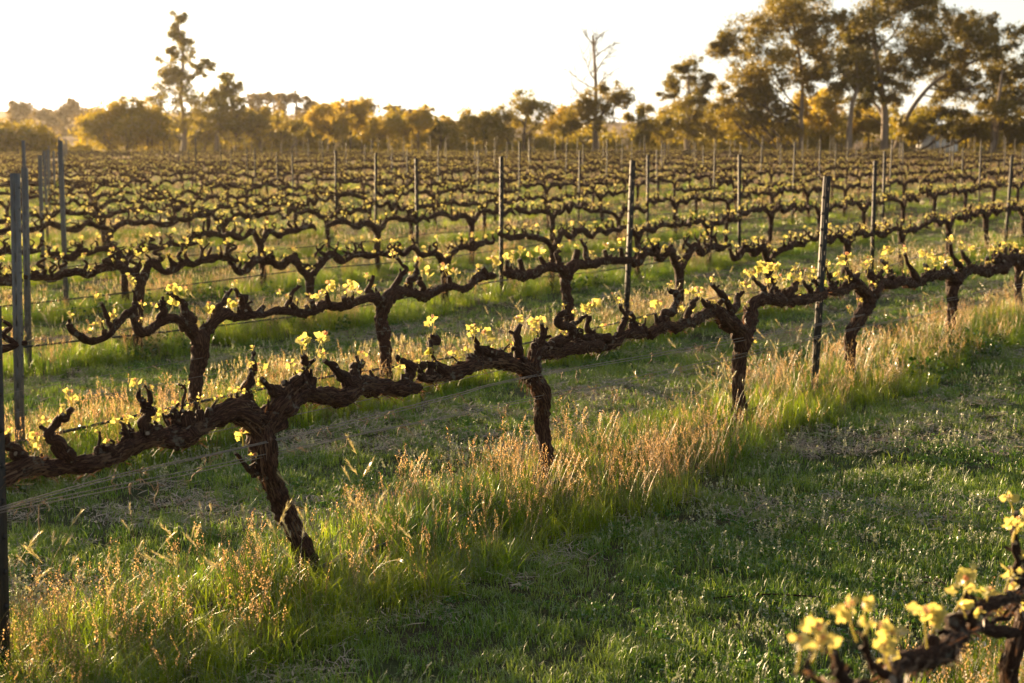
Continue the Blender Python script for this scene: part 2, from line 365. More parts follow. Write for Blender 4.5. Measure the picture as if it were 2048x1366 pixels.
HERO[(1, 2)] = dict(
 trunk=[[(1079,1010,17),(1080,960,14),(1089,913,13),(1090,869,14),(1086,825,14),(1080,796,17),(1071,766,20),(1060,742,21),(1056,728,16)]],
 left=[[(1066,756,18),(1050,742,18),(1027,731,15),(1004,722,14),(974,725,11),(945,728,12),(916,740,14),(886,749,13),(862,758,8),(835,755,6)],
  [(895,742,12),(878,731,10),(857,728,8),(840,736,6)],[(1015,716,11),(1000,708,9),(983,706,8),(965,698,7),(952,688,5),(948,672,4)],
  [(1036,722,12),(1033,705,9),(1030,684,9),(1025,664,8),(1034,648,4)],[(884,738,5),(868,716,3.5),(862,702,5),(866,694,7),(880,684,8),(875,668,4)],[(955,724,12),(940,716,9)]],
 right=[[(1062,750,17),(1063,728,17),(1068,706,15),(1092,700,16),(1121,701,14),(1150,693,13),(1180,690,12),(1209,693,12),(1232,684,11),(1253,668,9),(1280,667,10),(1296,663,5)],
  [(1078,700,10),(1079,680,8),(1081,664,6),(1077,647,3)],[(1100,692,10),(1118,680,9),(1138,668,9),(1138,655,8),(1109,646,7),(1112,629,6),(1124,621,5)],
  [(1180,684,10),(1166,674,7),(1150,664,7),(1144,650,6),(1160,639,4),(1173,631,2.6)],[(1226,682,9),(1205,674,8),(1186,668,7),(1176,655,6),(1179,630,5)],
  [(1238,676,8),(1240,656,6),(1250,635,5),(1240,608,3.6)],[(1283,664,9),(1268,652,6),(1264,640,5),(1262,624,5)],[(1250,636,4),(1258,616,3)]],
 leaves=[(1035,650,36,4),(1062,668,28,4),(1083,662,46,5),(870,668,44,6),(946,684,42,6),(966,692,44,6),(864,722,44,5),(1176,630,40,5),(1186,624,44,4),(1160,640,24,3),(1168,688,26,3),(1205,668,28,2),(846,742,34,3),(1240,608,26,3),(1262,620,24,2),(915,730,30,4)])
HERO[(1, 3)] = dict(
 trunk=[[(1474,875,15),(1475,828,13),(1477,772,12),(1482,730,13),(1482,697,15),(1480,672,18),(1482,655,13)]],
 left=[[(1480,674,14),(1474,658,14),(1452,641,15),(1430,622,13),(1402,633,8),(1380,644,9),(1361,652,10),(1336,650,10),(1316,655,12),(1297,667,11)],
  [(1430,620,12),(1419,611,8),(1405,596,3.4)],[(1474,655,11),(1458,622,9),(1439,591,7),(1419,568,3.6)],[(1458,628,9),(1478,606,6),(1487,583,4)],
  [(1374,646,9),(1373,622,7),(1378,608,6),(1388,596,4)],[(1320,648,10),(1330,628,8),(1347,619,8),(1354,592,7),(1338,579,3.6)],[(1314,650,5),(1308,625,3)],[(1354,592,4),(1360,580,3)]],
 right=[[(1482,678,14),(1489,661,14),(1500,636,13),(1508,612,12),(1525,598,12),(1547,600,11),(1572,602,11),(1600,598,10),(1622,597,9),(1647,586,8)],
  [(1514,604,9),(1525,580,7),(1512,566,4),(1501,554,3)],[(1570,594,10),(1578,580,8),(1590,566,5)],[(1622,592,7),(1612,574,5),(1604,562,3)],[(1645,582,6),(1636,568,4),(1624,560,3)],
  [(1552,596,9),(1554,574,5)],[(1538,598,8),(1539,578,4),(1540,555,3)]],
 leaves=[(1418,568,22,4),(1488,583,34,5),(1492,562,30,5),(1501,556,30,4),(1532,556,46,7),(1545,552,42,6),(1556,572,34,4),(1590,548,32,5),(1588,568,38,6),(1604,562,32,4),(1566,572,24,3),(1374,596,30,5),(1388,590,34,5),(1310,624,36,6),(1352,634,34,5),(1402,600,28,4),(1498,696,26,4),(1506,692,24,3),(1500,668,20,3),(1624,556,28,4),(1640,574,28,4),(1516,616,16,2),(1338,580,20,3),(1595,604,18,2)])
HERO[(1, 4)] = dict(
 trunk=[[(1700,770,11),(1700,734,10),(1702,694,11),(1704,664,12),(1717,634,14),(1734,609,14),(1742,592,13)]],
 left=[[(1736,605,11),(1722,579,12),(1709,567,12),(1685,582,7),(1665,582,10),(1657,584,8)],[(1711,564,10),(1694,549,6),(1689,532,4)],[(1667,574,8),(1662,554,4),(1655,532,3)],[(1706,560,8),(1720,550,5)]],
 right=[[(1740,598,11),(1749,579,12),(1759,564,11),(1779,569,10),(1799,563,9),(1824,569,9),(1844,562,8),(1864,549,9),(1888,551,8)],
  [(1749,562,8),(1744,548,7),(1738,535,4)],[(1779,562,8),(1786,544,6),(1769,520,4)],[(1834,562,8),(1822,540,6),(1811,527,4),(1806,507,3)],[(1860,551,7),(1851,529,4)],[(1756,556,6),(1762,540,4)]],
 leaves=[(1688,536,38,6),(1676,540,30,5),(1657,546,26,4),(1672,558,24,3),(1738,538,36,6),(1730,550,30,4),(1768,524,38,6),(1780,534,34,5),(1774,546,26,3),(1806,512,28,4),(1812,524,28,4),(1851,528,36,7),(1864,536,32,5),(1716,612,22,3),(1700,630,22,4),(1754,592,18,3),(1830,538,18,2),(1692,566,20,3)])
HERO[(1, 5)] = dict(
 trunk=[[(1893,705,10),(1893,684,9),(1901,659,9),(1901,627,9),(1903,594,10),(1908,564,12),(1912,550,9)]],
 left=[[(1906,562,10),(1897,548,9),(1880,549,7),(1870,548,6)],[(1894,548,7),(1886,528,4)]],
 right=[[(1908,564,10),(1923,549,9),(1948,539,8),(1973,544,9),(2003,534,10),(2028,523,8),(2060,515,8)],[(1925,545,8),(1910,527,5),(1901,508,4),(1898,488,4)],[(1946,538,6),(1930,514,4),(1924,500,3)],[(1976,540,7),(1974,514,4)],[(2000,530,8),(1996,506,6)],[(2026,520,7),(2030,498,6)]],
 leaves=[(1899,488,24,5),(1886,528,26,5),(1895,534,24,4),(1924,500,20,3),(1938,514,26,5),(1974,512,26,5),(1996,508,24,5),(2004,500,24,4),(2030,502,22,4),(1914,540,22,3),(1950,520,18,3)])
HERO[(2, 1)] = dict(
 trunk=[[(386,935,14),(382,870,12),(385,812,12),(391,774,14),(397,734,15),(403,696,17),(400,676,17),(398,664,12)]],
 left=[[(401,684,14),(391,669,14),(369,649,11),(353,637,10),(325,643,10),(297,662,9),(275,662,8),(269,640,8),(259,627,7),(237,646,6),(216,668,7),(194,681,6),(169,677,7),(144,665,7),(134,649,3)],
  [(378,645,10),(370,628,9),(366,609,6),(341,584,3)],[(392,640,9),(378,638,11),(368,630,8)],[(266,632,7),(270,612,5),(272,599,4),(266,580,2.6)],[(222,652,7),(214,632,5),(205,606,3)],[(325,640,12),(326,620,8),(325,606,5),(323,592,3)],[(143,660,4),(142,640,2)],[(318,616,4),(314,606,3)]],
 right=[[(403,684,14),(412,668,13),(428,643,12),(447,628,13),(466,634,9),(481,634,9),(500,628,7),(531,629,7),(562,623,7),(594,624,8),(610,624,7)],
  [(430,635,11),(436,614,7),(447,599,5),(462,578,3)],[(484,632,10),(489,610,8),(490,596,8),(480,592,5),(472,577,3)],[(572,622,8),(580,605,5),(584,593,4),(597,571,2.6)],[(592,622,8),(580,606,5)],[(515,628,7),(528,613,5)]],
 leaves=[(266,580,32,6),(197,606,30,5),(143,640,22,3),(226,646,28,5),(185,668,26,6),(290,618,24,3),(306,622,26,3),(350,590,30,5),(362,610,34,6),(372,596,24,3),(420,640,36,7),(470,634,38,6),(476,606,20,3),(560,596,22,4),(574,600,20,3),(450,658,20,2),(342,620,26,4)])
HERO[(2, 2)] = dict(
 trunk=[[(770,815,14),(769,760,13),(769,701,12),(766,655,12),(767,624,13),(769,604,14),(772,594,10)]],
 left=[[(766,608,12),(755,599,11),(723,599,9),(687,614,8),(656,609,9),(631,622,9),(604,624,6)],[(745,600,8),(738,582,6),(749,552,3)],[(690,612,7),(684,592,5)],[(656,606,7),(650,585,4)],[(628,618,7),(618,600,5)]],
 right=[[(770,606,12),(785,588,12),(820,586,9),(856,591,9),(897,573,8),(928,578,7),(949,558,8),(975,554,8),(990,553,6)],
  [(785,580,8),(796,556,6),(806,537,5),(789,515,3)],[(820,582,9),(818,560,8),(832,545,6),(834,522,3)],[(852,588,8),(844,566,6),(846,556,4)],[(900,570,7),(896,552,4)],[(952,556,7),(962,540,5)],[(975,552,6),(968,534,4)]],
 leaves=[(655,590,34,7),(640,604,30,6),(690,594,34,7),(618,600,22,3),(735,568,26,5),(832,536,28,6),(828,560,22,3),(854,560,34,6),(896,552,28,5),(908,560,24,4),(920,562,22,3),(965,540,20,4),(790,516,16,2),(705,590,24,3),(985,540,30,6)])
HERO[(2, 3)] = dict(
 trunk=[[(1136,715,10),(1135,634,10),(1133,590,10),(1133,565,11),(1133,547,12)]],
 left=[[(1132,550,10),(1120,537,9),(1092,535,8),(1061,550,10),(1030,548,10),(1008,547,8)],[(1118,536,6),(1114,515,5),(1120,500,3)],[(1090,534,6),(1084,512,4)],[(1046,545,7),(1040,518,5)],[(1015,545,6),(1010,520,4)]],
 right=[[(1134,550,10),(1148,527,10),(1174,529,8),(1215,522,8),(1245,521,7),(1266,519,6)],[(1150,525,8),(1153,500,6)],[(1180,526,6),(1172,500,4),(1162,478,3)],[(1215,520,6),(1212,500,4)],[(1245,518,6),(1240,495,4)]],
 leaves=[(1042,520,24,5),(1075,510,24,5),(1090,520,22,5),(1120,500,18,4),(1140,488,16,4),(1212,502,24,6),(1240,492,18,4),(1010,522,22,5),(1028,528,26,4),(1060,520,22,5),(1185,512,18,3),(1160,506,18,3)])
HERO[(0, 1)] = dict(
 trunk=[[(2040,2000,26),(2036,1800,20),(2034,1600,18),(2033,1450,18),(2030,1366,18),(2025,1310,17),(2032,1250,15),(2048,1215,14)]],
 left=[[(2062,1225,13),(2045,1184,11),(2016,1190,11),(1978,1210,12),(1950,1240,15),(1914,1268,18),(1876,1298,24),(1838,1324,21),(1800,1336,17),(1779,1362,14),(1755,1390,13),(1715,1400,14),(1681,1385,14),(1640,1410,11)],
  [(2040,1262,8),(2010,1262,10),(1980,1260,11),(1952,1250,10)],[(1690,1390,14),(1680,1366,12),(1669,1349,10),(1656,1324,7),(1641,1290,5)],[(1684,1366,9),(1678,1340,7),(1676,1309,6)],[(1660,1400,8),(1644,1366,5),(1630,1339,4),(1632,1325,5)],[(1655,1400,6),(1630,1372,4),(1600,1348,3)],
  [(1790,1350,10),(1762,1340,8),(1748,1312,6),(1734,1270,4)],[(1935,1262,10),(1925,1238,6),(1927,1190,5)],[(1955,1240,8),(1951,1217,5),(1949,1190,5)],[(1985,1247,5),(2003,1238,4),(2020,1210,4),(2016,1190,4)],[(1900,1275,12),(1890,1262,7)]],
 right=[[(2045,1225,13),(2060,1195,12),(2100,1170,12),(2150,1150,12),(2220,1140,10)],[(2050,1185,11),(2041,1160,10),(2038,1134,7),(2031,1084,6)],[(2052,1170,8),(2047,1092,6),(2039,1026,5)]],
 leaves=[(1638,1290,84,6),(1632,1300,60,3),(1720,1280,84,6),(1735,1270,60,4),(1790,1300,80,6),(1770,1310,60,3),(1838,1290,80,7),(1928,1220,60,6),(1950,1192,60,6),(1968,1205,56,4),(2006,1180,64,5),(2028,1082,60,4),(2040,1225,70,3),(1755,1320,60,6),(1770,1335,46,4),(2000,1240,40,3),(1935,1250,50,3),(2046,1060,40,3)])

ORD = ['', 'first', 'second', 'third', 'fourth', 'fifth', 'sixth', 'seventh', 'eighth', 'ninth', 'tenth', 'eleventh', 'twelfth', 'thirteenth', 'fourteenth', 'fifteenth', 'sixteenth', 'seventeenth', 'eighteenth']
VGROUP = 'old grapevines trained along the trellis rows'
HLAB = {(1, 1): 'thick gnarled grapevine with leaning trunk, nearest of the front row beside the leftmost post',
 (1, 2): 'gnarled grapevine with shredded bark in the centre of the photo, second in the front row',
 (1, 3): 'straight trunked grapevine with leafy spurs just left of the dark steel post, front row',
 (1, 4): 'grapevine with curved leaning trunk just right of the dark steel post, front row',
 (1, 5): 'slim grapevine standing in seeding grass near the right edge, front row',
 (2, 1): 'grapevine with a low drooping left arm beside the grey posts, second row',
 (2, 2): 'grapevine with short straight trunk, second one from the left in the second row',
 (2, 3): 'grapevine in the second row just left of its dark steel post',
 (0, 1): 'blurred close grapevine with big yellow leaves in the bottom right corner'}
vine_count = 0
for (row, idx), H in HERO.items():
    D = rowD(row); rg = np.random.default_rng(row * 10 + idx)
    b = H['trunk'][0][0]
    base, s0 = on_row(b[0], b[1], D); base[2] = gz(base[0], base[1])
    root = empty('grapevine', base); tag(root, HLAB[(row, idx)], 'grapevine', VGROUP); vine_count += 1
    det = 1 if row <= 1 else 0; extra = []
    for part, nm in (('trunk', 'trunk'), ('left', 'cordon'), ('right', 'cordon')):
        mb = MB()
        for li, limb in enumerate(H[part]):
            P, rr = [], []
            side = rg.uniform(-1, 1) * .03
            for k, (x, y, r) in enumerate(limb):
                p, s = on_row(x, y, D)
                u = k / max(1, len(limb) - 1)
                off = (side * math.sin(u * 2.2) if li else .015 * math.sin(k * 1.7 + idx))
                if part == 'trunk' and k == 0: p[2] = base[2] - .06
                P.append(p + NRM * off - base); rr.append(r * s / F * .97)
            main = li == 0
            if li and len(P) >= 3:                       # crooked old spur: joints, not a smooth horn
                Q, qr = [P[0]], [rr[0]]
                for a_ in range(1, len(P)):
                    for u in (.35, .7):
                        Q.append(P[a_ - 1] * (1 - u) + P[a_] * u + rg.normal(size=3) * (.0035 + .22 * rr[a_])); qr.append((rr[a_ - 1] * (1 - u) + rr[a_] * u) * rg.uniform(.72, 1.22))
                    Q.append(P[a_]); qr.append(rr[a_] * rg.uniform(.95, 1.3))
                P, rr = Q, qr
                rr[-1] = max(rr[-1], .0045); 
                for _ in range(2 if det else 1):
                    a_ = rg.integers(2, len(P) - 1); d1 = DIR * rg.normal() + NRM * rg.normal() * .6 + np.array([0, 0, rg.uniform(.2, 1)]); d1 /= np.linalg.norm(d1); hc = rg.uniform(.012, .035); r1 = min(rr[a_] * .6, .008)
                    tube(mb, [P[a_], P[a_] + d1 * (rr[a_] + hc * .5), P[a_] + d1 * (rr[a_] + hc)], [r1 * 1.3, r1, r1 * .9], 10, .006, seed=li + a_, lump=.3, ridge=.1, cap=1)
            nr = (36 if main else 18) if det else (22 if main else 12)
            st = .008 if det else .014
            if row == 1 and idx > 2: st *= 1.5
            Pm, rm = tube(mb, P, rr, nr, st, seed=row * 40 + idx * 7 + li, lump=(.20 if part == 'trunk' else .34) if main else .17, ridge=.26 if main else .16, wob=.004 if part == 'trunk' else .009 if main else .006, mi=0, cap=1 if not main else None, twist=1.4 if part == 'trunk' else .8)
            # knuckles at the old pruning cuts
            if li and det and rr[0] > .012:
                for kk in range(3):
                    c = np.array(P[0]) + rg.normal(size=3) * rr[0] * .6; dd = rg.normal(size=3); dd[2] = abs(dd[2]); dd /= np.linalg.norm(dd)
                    q = rr[0] * rg.uniform(.45, .75)
                    tube(mb, [c, c + dd * q * 1.1, c + dd * q * 1.9], [q * .95, q * .9, q * .55], 12, .006, seed=li * 5 + kk, lump=.25, ridge=.08, cap=1)
            if main and part != 'trunk':
                span = t_len = float(np.linalg.norm(np.diff(Pm, axis=0), axis=1).sum())
                for kk in range(int(span * (11 if row == 1 else 6))):
                    j = rg.integers(2, len(Pm) - 2); c = Pm[j] + np.array([0, 0, rm[j] * .6]); d0 = np.array([0, 0, 1.]) + DIR * rg.normal() * .45 + NRM * rg.normal() * .35; d0 /= np.linalg.norm(d0)
                    q = rg.uniform(.011, .020); h0 = rg.uniform(.02, .05)
                    tube(mb, [c - d0 * .02, c + d0 * h0 * .6, c + d0 * h0], [q * 1.2, q, q * .7], 12, .008, seed=kk + li, lump=.4, ridge=.15, cap=1)
                    if rg.random() < .65:
                        d1 = d0 + DIR * rg.normal() * .4 + NRM * rg.normal() * .3; d1 /= np.linalg.norm(d1); hc = rg.uniform(.02, .065); e = c + d0 * h0 * .8; r1 = rg.uniform(.0032, .0055)
                        kn = (e + d1 * hc * .5) + rg.normal(size=3) * .003
                        tube(mb, [e, kn, e + d1 * hc], [r1 * 1.2, r1 * 1.25, r1], 8, .006, seed=kk, lump=.2, mi=0, cap=1)
                        extra.append((e + d1 * hc * rg.uniform(.4, .95), rg.uniform(.022, .040)))
            if li and len(P) > 2 and rg.random() < .7: extra.append((np.array(P[-1]), rg.uniform(.024, .044)))
            if det: shreds(mb, P, rr, int(300 * len(P) / 8) if main else 9, rg, .9 if main else .35)
        mb.build(nm, [M_bark, M_cut, M_shred], root)
    mb = MB()
    for (x, y, sz, n) in H['leaves']:
        p, s = on_row(x, y, D)
        leaf_cluster(mb, p + NRM * rg.normal() * .012 - base, sz * s / F * (.72 if row == 2 else .64 if row == 1 else .72), 0 if row <= 1 else 1, n + 1, rg)
    for p, sz in extra: leaf_cluster(mb, p, sz, 0 if row == 1 and idx < 3 else 1, rg.integers(2, 6), rg)
    mb.build('young_leaves', [M_leaf, M_bud], root, smooth=False)

# ------------------------------------------------------------------ the other vines: a set of different vines, each copied along the rows
def make_vine(seed, lod):
    rg = np.random.default_rng(seed + 100)
    nr, st = ((16, .022), (9, .05), (5, .11))[lod]
    parts = []
    hh = rg.uniform(.58, .68); lean = rg.uniform(-.10, .10); ly = rg.uniform(-.04, .04)
    T = [(0, 0, -.06), (lean * .3 + .01, 0, .15), (lean * .6, ly, .35), (lean * .9, ly, hh - .12), (lean, ly, hh)]
    Rt = [.05, .042, .042, .048, .05]
    mb = MB(); tube(mb, T, Rt, nr, st, seed, .13, .14 if lod < 2 else 0, .01); parts.append(('trunk', mb, [M_bark]))
    lv = MB()
    for sgn in (-1, 1):
        mb = MB(); L = rg.uniform(1.08, 1.22); hd = rg.uniform(.02, .12)
        P = [(lean, ly, hh - .06), (lean + sgn * .07, ly, hh + .02), (lean + sgn * .16, ly, hh + hd)]
        r = [.045, .042, .038]; x = .16; y = ly
        while x < L - abs(lean) * .5:
            x += rg.uniform(.12, .2); P.append((lean * .6 + sgn * x, rg.normal() * .018, .76 + rg.normal() * .030)); r.append(rg.uniform(.028, .042) * (1, 1.1, 1.4)[lod])
        r[-1] = .016
        tube(mb, P, r, nr, st, seed + 3 + sgn, .34, .16 if lod < 2 else 0, .014)
        Pr, _ = resample(P, r, .03); n = rg.integers(11, 15)
        for k in range(n):
            u = (k + rg.uniform(.2, .8)) / n; i = int(u * (len(Pr) - 1)); p = Pr[i]
            h = rg.uniform(.04, .17); dx = rg.normal() * .05; dy = rg.normal() * .03
            q = [p, p + [dx, dy, h * .4], p + [dx * .2 + rg.normal() * .03, dy * 1.3, h * .72], p + [dx * .6 + rg.normal() * .03, dy, h]]
            tube(mb, q, [.026, .017, .015, .009], max(4, nr // 2), max(st, .03), seed + k, .2, 0, 0, cap=1 if lod == 0 else 0)
            if rg.random() < .6:
                tube(mb, [q[1], q[1] + [rg.normal() * .05, .01, .05], q[1] + [rg.normal() * .06, .02, .10]], [.011, .009, .005], max(4, nr // 2), .04, seed + k)
            m = (6, 5, 4)[lod]
            leaf_cluster(lv, q[3], rg.uniform(.032, .056) * (1, .95, .9)[lod], (1, 2, 2)[lod], m, rg)
            if rg.random() < .6: leaf_cluster(lv, q[1] + rg.normal(size=3) * .03, rg.uniform(.028, .048) * (1, .95, .9)[lod], (1, 2, 2)[lod], m, rg)
        parts.append(('cordon', mb, [M_bark, M_cut]))
    parts.append(('young_leaves', lv, [M_leaf, M_bud]))
    return parts
PROTO = {}
def vine_meshes(seed, lod):
    if (seed, lod) not in PROTO:
        PROTO[(seed, lod)] = [(n, mb.mesh(n, m, smooth=(n != 'young_leaves')), mb) for n, mb, m in make_vine(seed, lod)]
    return PROTO[(seed, lod)]
AZ = math.atan2(DIR[1], DIR[0])
spots = []
NROWS = 34
for k in range(0, NROWS):
    D = rowD(k)
    for j in range(-60, 110):
        t = post_t(k, 0) + (j + .5) * SP
        if (k, j + 1) in HERO: continue
        p = NRM * D + DIR * t
        x, y, z = proj([p[0], p[1], gz(p[0], p[1]) + .75])
        if z < 2.2 or p[1] > 108 + 4 * math.sin(p[0] * .1): continue
        mrg = F * 1.35 / z
        if x < -mrg or x > 2048 + mrg or y > 1366 + 300: continue
        if k == 0 or (k > 4 and random.random() < .05): continue
        spots.append((z, k, j, p[0], p[1]))
spots.sort()
NIND = 300 - vine_count
rs = random.Random(5)
for i, (z, k, j, x, y) in enumerate(spots[:NIND]):
    lod = 0 if z < 17 else 1 if z < 34 else 2
    root = empty('grapevine', (x, y, gz(x, y))); root.rotation_euler = (0, 0, AZ + (math.pi if rs.random() < .5 else 0))
    s = rs.uniform(.90, 1.08); root.scale = (1, 1, s)
    seed = rs.randrange(10)
    if k <= 12:
        row = ORD[k]
        if j >= 0 and j < 16: lab = f'grapevine {ORD[j + 1]} to the right of the first grey post line, in the {row} row back'
        elif j < 0: lab = f'grapevine {ORD[min(-j, 18)]} to the left of the first grey post line, in the {row} row back'
        else: lab = f'distant grapevine {j + 1} places right of the first post line, in the {row} row back'
        tag(root, lab, 'grapevine', VGROUP)
    else:
        tag(root, 'small blurred grapevine far back in the vineyard below the tree line', 'grapevine', 'small distant grapevines')
    for nm, me, _ in vine_meshes(seed, lod):
        o = bpy.data.objects.new(nm, me); C.objects.link(o); o.parent = root
rest = spots[NIND:]
big = MB()
for (z, k, j, x, y) in rest:
    a = AZ + (math.pi if rs.random() < .5 else 0); ca, sa = math.cos(a), math.sin(a); off = np.array([x, y, gz(x, y)])
    Mx = np.array([[ca, sa, 0], [-sa, ca, 0], [0, 0, 1]])
    for gi, (nm, me, pm) in enumerate(vine_meshes(rs.randrange(10), 2)):
        V = np.concatenate(pm.v) @ Mx + off; n0 = big.n
        big.v.append(V); big.at.append(np.concatenate(pm.at)); big.n += len(V)
        for f, mi in pm.f: big.f.append((f + n0, (mi + 2 if nm == 'young_leaves' else 0)))
if rest:
    o = big.build('distant_vines', [M_bark, M_cut, M_leaf, M_bud]); tag(o, 'hazy mass of the farthest vine rows in front of the trees', 'grapevines', kind='stuff')
print('vines', vine_count + len(spots[:NIND]), 'rest', len(rest))

# ------------------------------------------------------------------ posts
def post_mb(h, w=.044, d=.036, th=.003, hole=True):
    """lipped channel with a row of punched slots in its web"""
    mb = MB(); z0 = -.1
    def strip(x0, y0, x1, y1, za, zb):
        # a thin wall from (x0,y0) to (x1,y1)
        dx, dy = x1 - x0, y1 - y0; L = math.hypot(dx, dy); nx_, ny_ = -dy / L * th, dx / L * th
        v = [(x0, y0, za), (x1, y1, za), (x1 + nx_, y1 + ny_, za), (x0 + nx_, y0 + ny_, za), (x0, y0, zb), (x1, y1, zb), (x1 + nx_, y1 + ny_, zb), (x0 + nx_, y0 + ny_, zb)]
        mb.add(v, [(3, 2, 1, 0), (4, 5, 6, 7), (0, 1, 5, 4), (1, 2, 6, 5), (2, 3, 7, 6), (3, 0, 4, 7)])
    a = w / 2
    strip(-a, 0, -a * .25, 0, z0, h); strip(a * .25, 0, a, 0, z0, h)
    # centre strip with slots
    z = z0; hs = .12
    zz = .25
    while zz < h - .04 and hole:
        strip(-a * .25, .0004, a * .25, .0004, z, zz); z = zz + .028; zz += hs
    strip(-a * .25, .0004, a * .25, .0004, z, h)
    strip(-a + th, th, -a + th, d, z0, h - .001); strip(a, th, a, d, z0, h - .001)
    strip(-a + th, d - th, -a + .016, d - th, z0, h - .002); strip(a - .016, d - th, a - th, d - th, z0, h - .002)
    # notched lips: small hooks for the wires
    if hole:
        zz = .31
        while zz < h - .05:
            for sx in (-1, 1):
                c = sx * (a + .004); v = [(c - .004, .012, zz), (c + .004, .012, zz + .004), (c + .004, .022, zz + .004), (c - .004, .022, zz), (c - .004, .012, zz + .02), (c + .004, .012, zz + .016), (c + .004, .022, zz + .016), (c - .004, .022, zz + .02)]
                mb.add(v, [(3, 2, 1, 0), (4, 5, 6, 7), (0, 1, 5, 4), (1, 2, 6, 5), (2, 3, 7, 6), (3, 0, 4, 7)])
            zz += .12
    return mb
PM = {}
def post_mesh(hkey, grey, hole):
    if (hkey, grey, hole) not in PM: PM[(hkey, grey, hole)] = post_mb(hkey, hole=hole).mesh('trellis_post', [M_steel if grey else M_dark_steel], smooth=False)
    return PM[(hkey, grey, hole)]
npost = 0
for k in range(0, NROWS):
    for c in range(-12, 20):
        D = rowD(k); t = post_t(k, c)
        if (k, c) == (1, 0): t = None
        if t is None: p, _ = on_row(-20, 1000, D)
        elif (k, c) == (1, 1): p, _ = on_row(1630, 800, D)
        elif (k, c) == (2, 0): p, _ = on_row(38, 930, D)
        else: p = NRM * D + DIR * (t + (rs.gauss(0, .22) if k >= 4 else 0))
        x, y, z = proj([p[0], p[1], gz(p[0], p[1]) + 1.])
        if z < 2.5 or p[1] > 109 or x < -60 or x > 2100: continue
        if k == 0: continue
        far = z > 30
        h = rs.choice([1.72, 1.78]) if not far else rs.choice([1.68, 1.72, 1.78, 1.95])
        if k == 4 and c == 0 or k == 6 and c == 0: h = 1.98
        if k == 1: h = 1.68
        if (k, c) == (1, 0): h = 1.33
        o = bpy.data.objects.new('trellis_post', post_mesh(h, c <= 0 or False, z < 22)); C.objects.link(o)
        o.location = (p[0], p[1], gz(p[0], p[1]))
        face = R(-8) if c <= 0 else R(14)
        o.rotation_euler = (rs.gauss(0, .012), rs.gauss(.018 if c <= 0 else .006, .012), face)
        if c <= 0 and k >= 4: o.rotation_euler = (0, .006 + rs.gauss(0, .006), face)
        if far: o.scale = (.8, .8, 1)
        if (k, c) == (1, 1): o.rotation_euler = (0.01, .035, R(28))
        if (k, c) == (2, 1): o.rotation_euler = (0.01, .03, R(24))
        if (k, c) == (2, 0): o.rotation_euler = (0.0, .026, R(-6))
        if (k, c) == (3, 0): o.rotation_euler = (0.0, .022, R(-6))
        if (k, c) == (1, 0): o.rotation_euler = (0, .022, R(-20)); o.data = post_mesh(h, False, True)
        G = 'steel trellis posts along the vine rows'
        if (k, c) == (1, 0): lab = 'very close blurred dark post cut off by the left edge of the photo'
        elif (k, c) == (1, 1): lab = 'tall dark steel post with punched holes, nearest one on the right, front row'
        elif (k, c) == (2, 0): lab = 'large grey steel post with slots, leftmost and nearest of the grey posts'
        elif k <= 12 and c >= 0: lab = f"{'grey' if c == 0 else 'dark'} steel post {ORD[c + 1]} from the left in the {ORD[k]} vine row back"
        elif k <= 12: lab = f'grey steel post near the left edge in the {ORD[k]} vine row back' + ('' if c == -1 else f', {ORD[-c]} out')
        else: lab = None
        if lab: tag(o, lab, 'post', G)
        else: tag(o, 'thin distant trellis post rising above the farthest vines', 'post', 'thin distant trellis posts')
        npost += 1
print('posts', npost)

# ------------------------------------------------------------------ wires and drip hoses
def wire(pts, r, m, name, label, cat, group, tend=0, seed=0):
    mb = MB(); tube(mb, pts, [r] * len(pts), 6, .25, seed)
    root = mb.build(name, m); tag(root, label, cat, group)
    if tend:
        rg = np.random.default_rng(seed); P, _ = resample(pts, [1] * len(pts), .02); tb = MB()
        P = P[(P[:, 1] < 16)]
        for _ in range(tend):
            c = P[rg.integers(0, len(P))]
            for q in range(rg.integers(1, 5)):
                b = c + DIR * rg.normal() * .03; L = rg.uniform(.008, .05)
                d = rg.normal(size=3) * .5; d[2] = -abs(d[2]) - .3 if L > .02 else d[2]
                pp = [b]; 
                for u in range(4): pp.append(pp[-1] + d * L / 3 + rg.normal(size=3) * L * .22)
                tube(tb, pp, [.0018, .0024, .002, .0015, .001], 4, .01, 1)
        tb.build('dried_tendril', M_straw, root)
    return root
def traced(pts, D, off=-.05):
    out = []
    for x, y in pts:
        p, s = on_row(x, y, D + off); out.append(p)
    return out
D1 = rowD(1)
up = [(-60, 1030), (10, 1012), (236, 949), (400, 913), (550, 879), (740, 832), (927, 784), (1033, 757), (1340, 702), (1461, 680), (1636, 648), (1749, 624), (1911, 594), (2080, 560)]
lo = [(-60, 1036), (10, 1018), (200, 977), (360, 945), (546, 905), (740, 863), (910, 829), (1092, 789), (1280, 751), (1464, 712), (1611, 677), (1760, 646), (1911, 614), (2080, 578)]
WG = 'thin wires strung low along the front row'
wire(traced(up, D1), .0022, M_wire, 'trellis_wire', 'upper front wire of the front row crossing in front of the trunks', 'wire', WG, 70, 1)
wire(traced([(x, y + 4 + 2 * math.sin(x * .01)) for x, y in up], D1, -.058), .0019, M_wire, 'trellis_wire', 'second wire twisted just beneath the upper front row wire', 'wire', WG, 20, 2)
wire(traced(lo, D1), .0019, M_wire, 'trellis_wire', 'lower wire of the front row, topmost of the lower pair', 'wire', WG, 34, 3)
wire(traced([(x, y + 5 + 3 * math.sin(x * .006)) for x, y in lo], D1, -.04), .0019, M_wire, 'trellis_wire', 'lowest wire of the front row sagging above the mown grass', 'wire', WG, 30, 4)
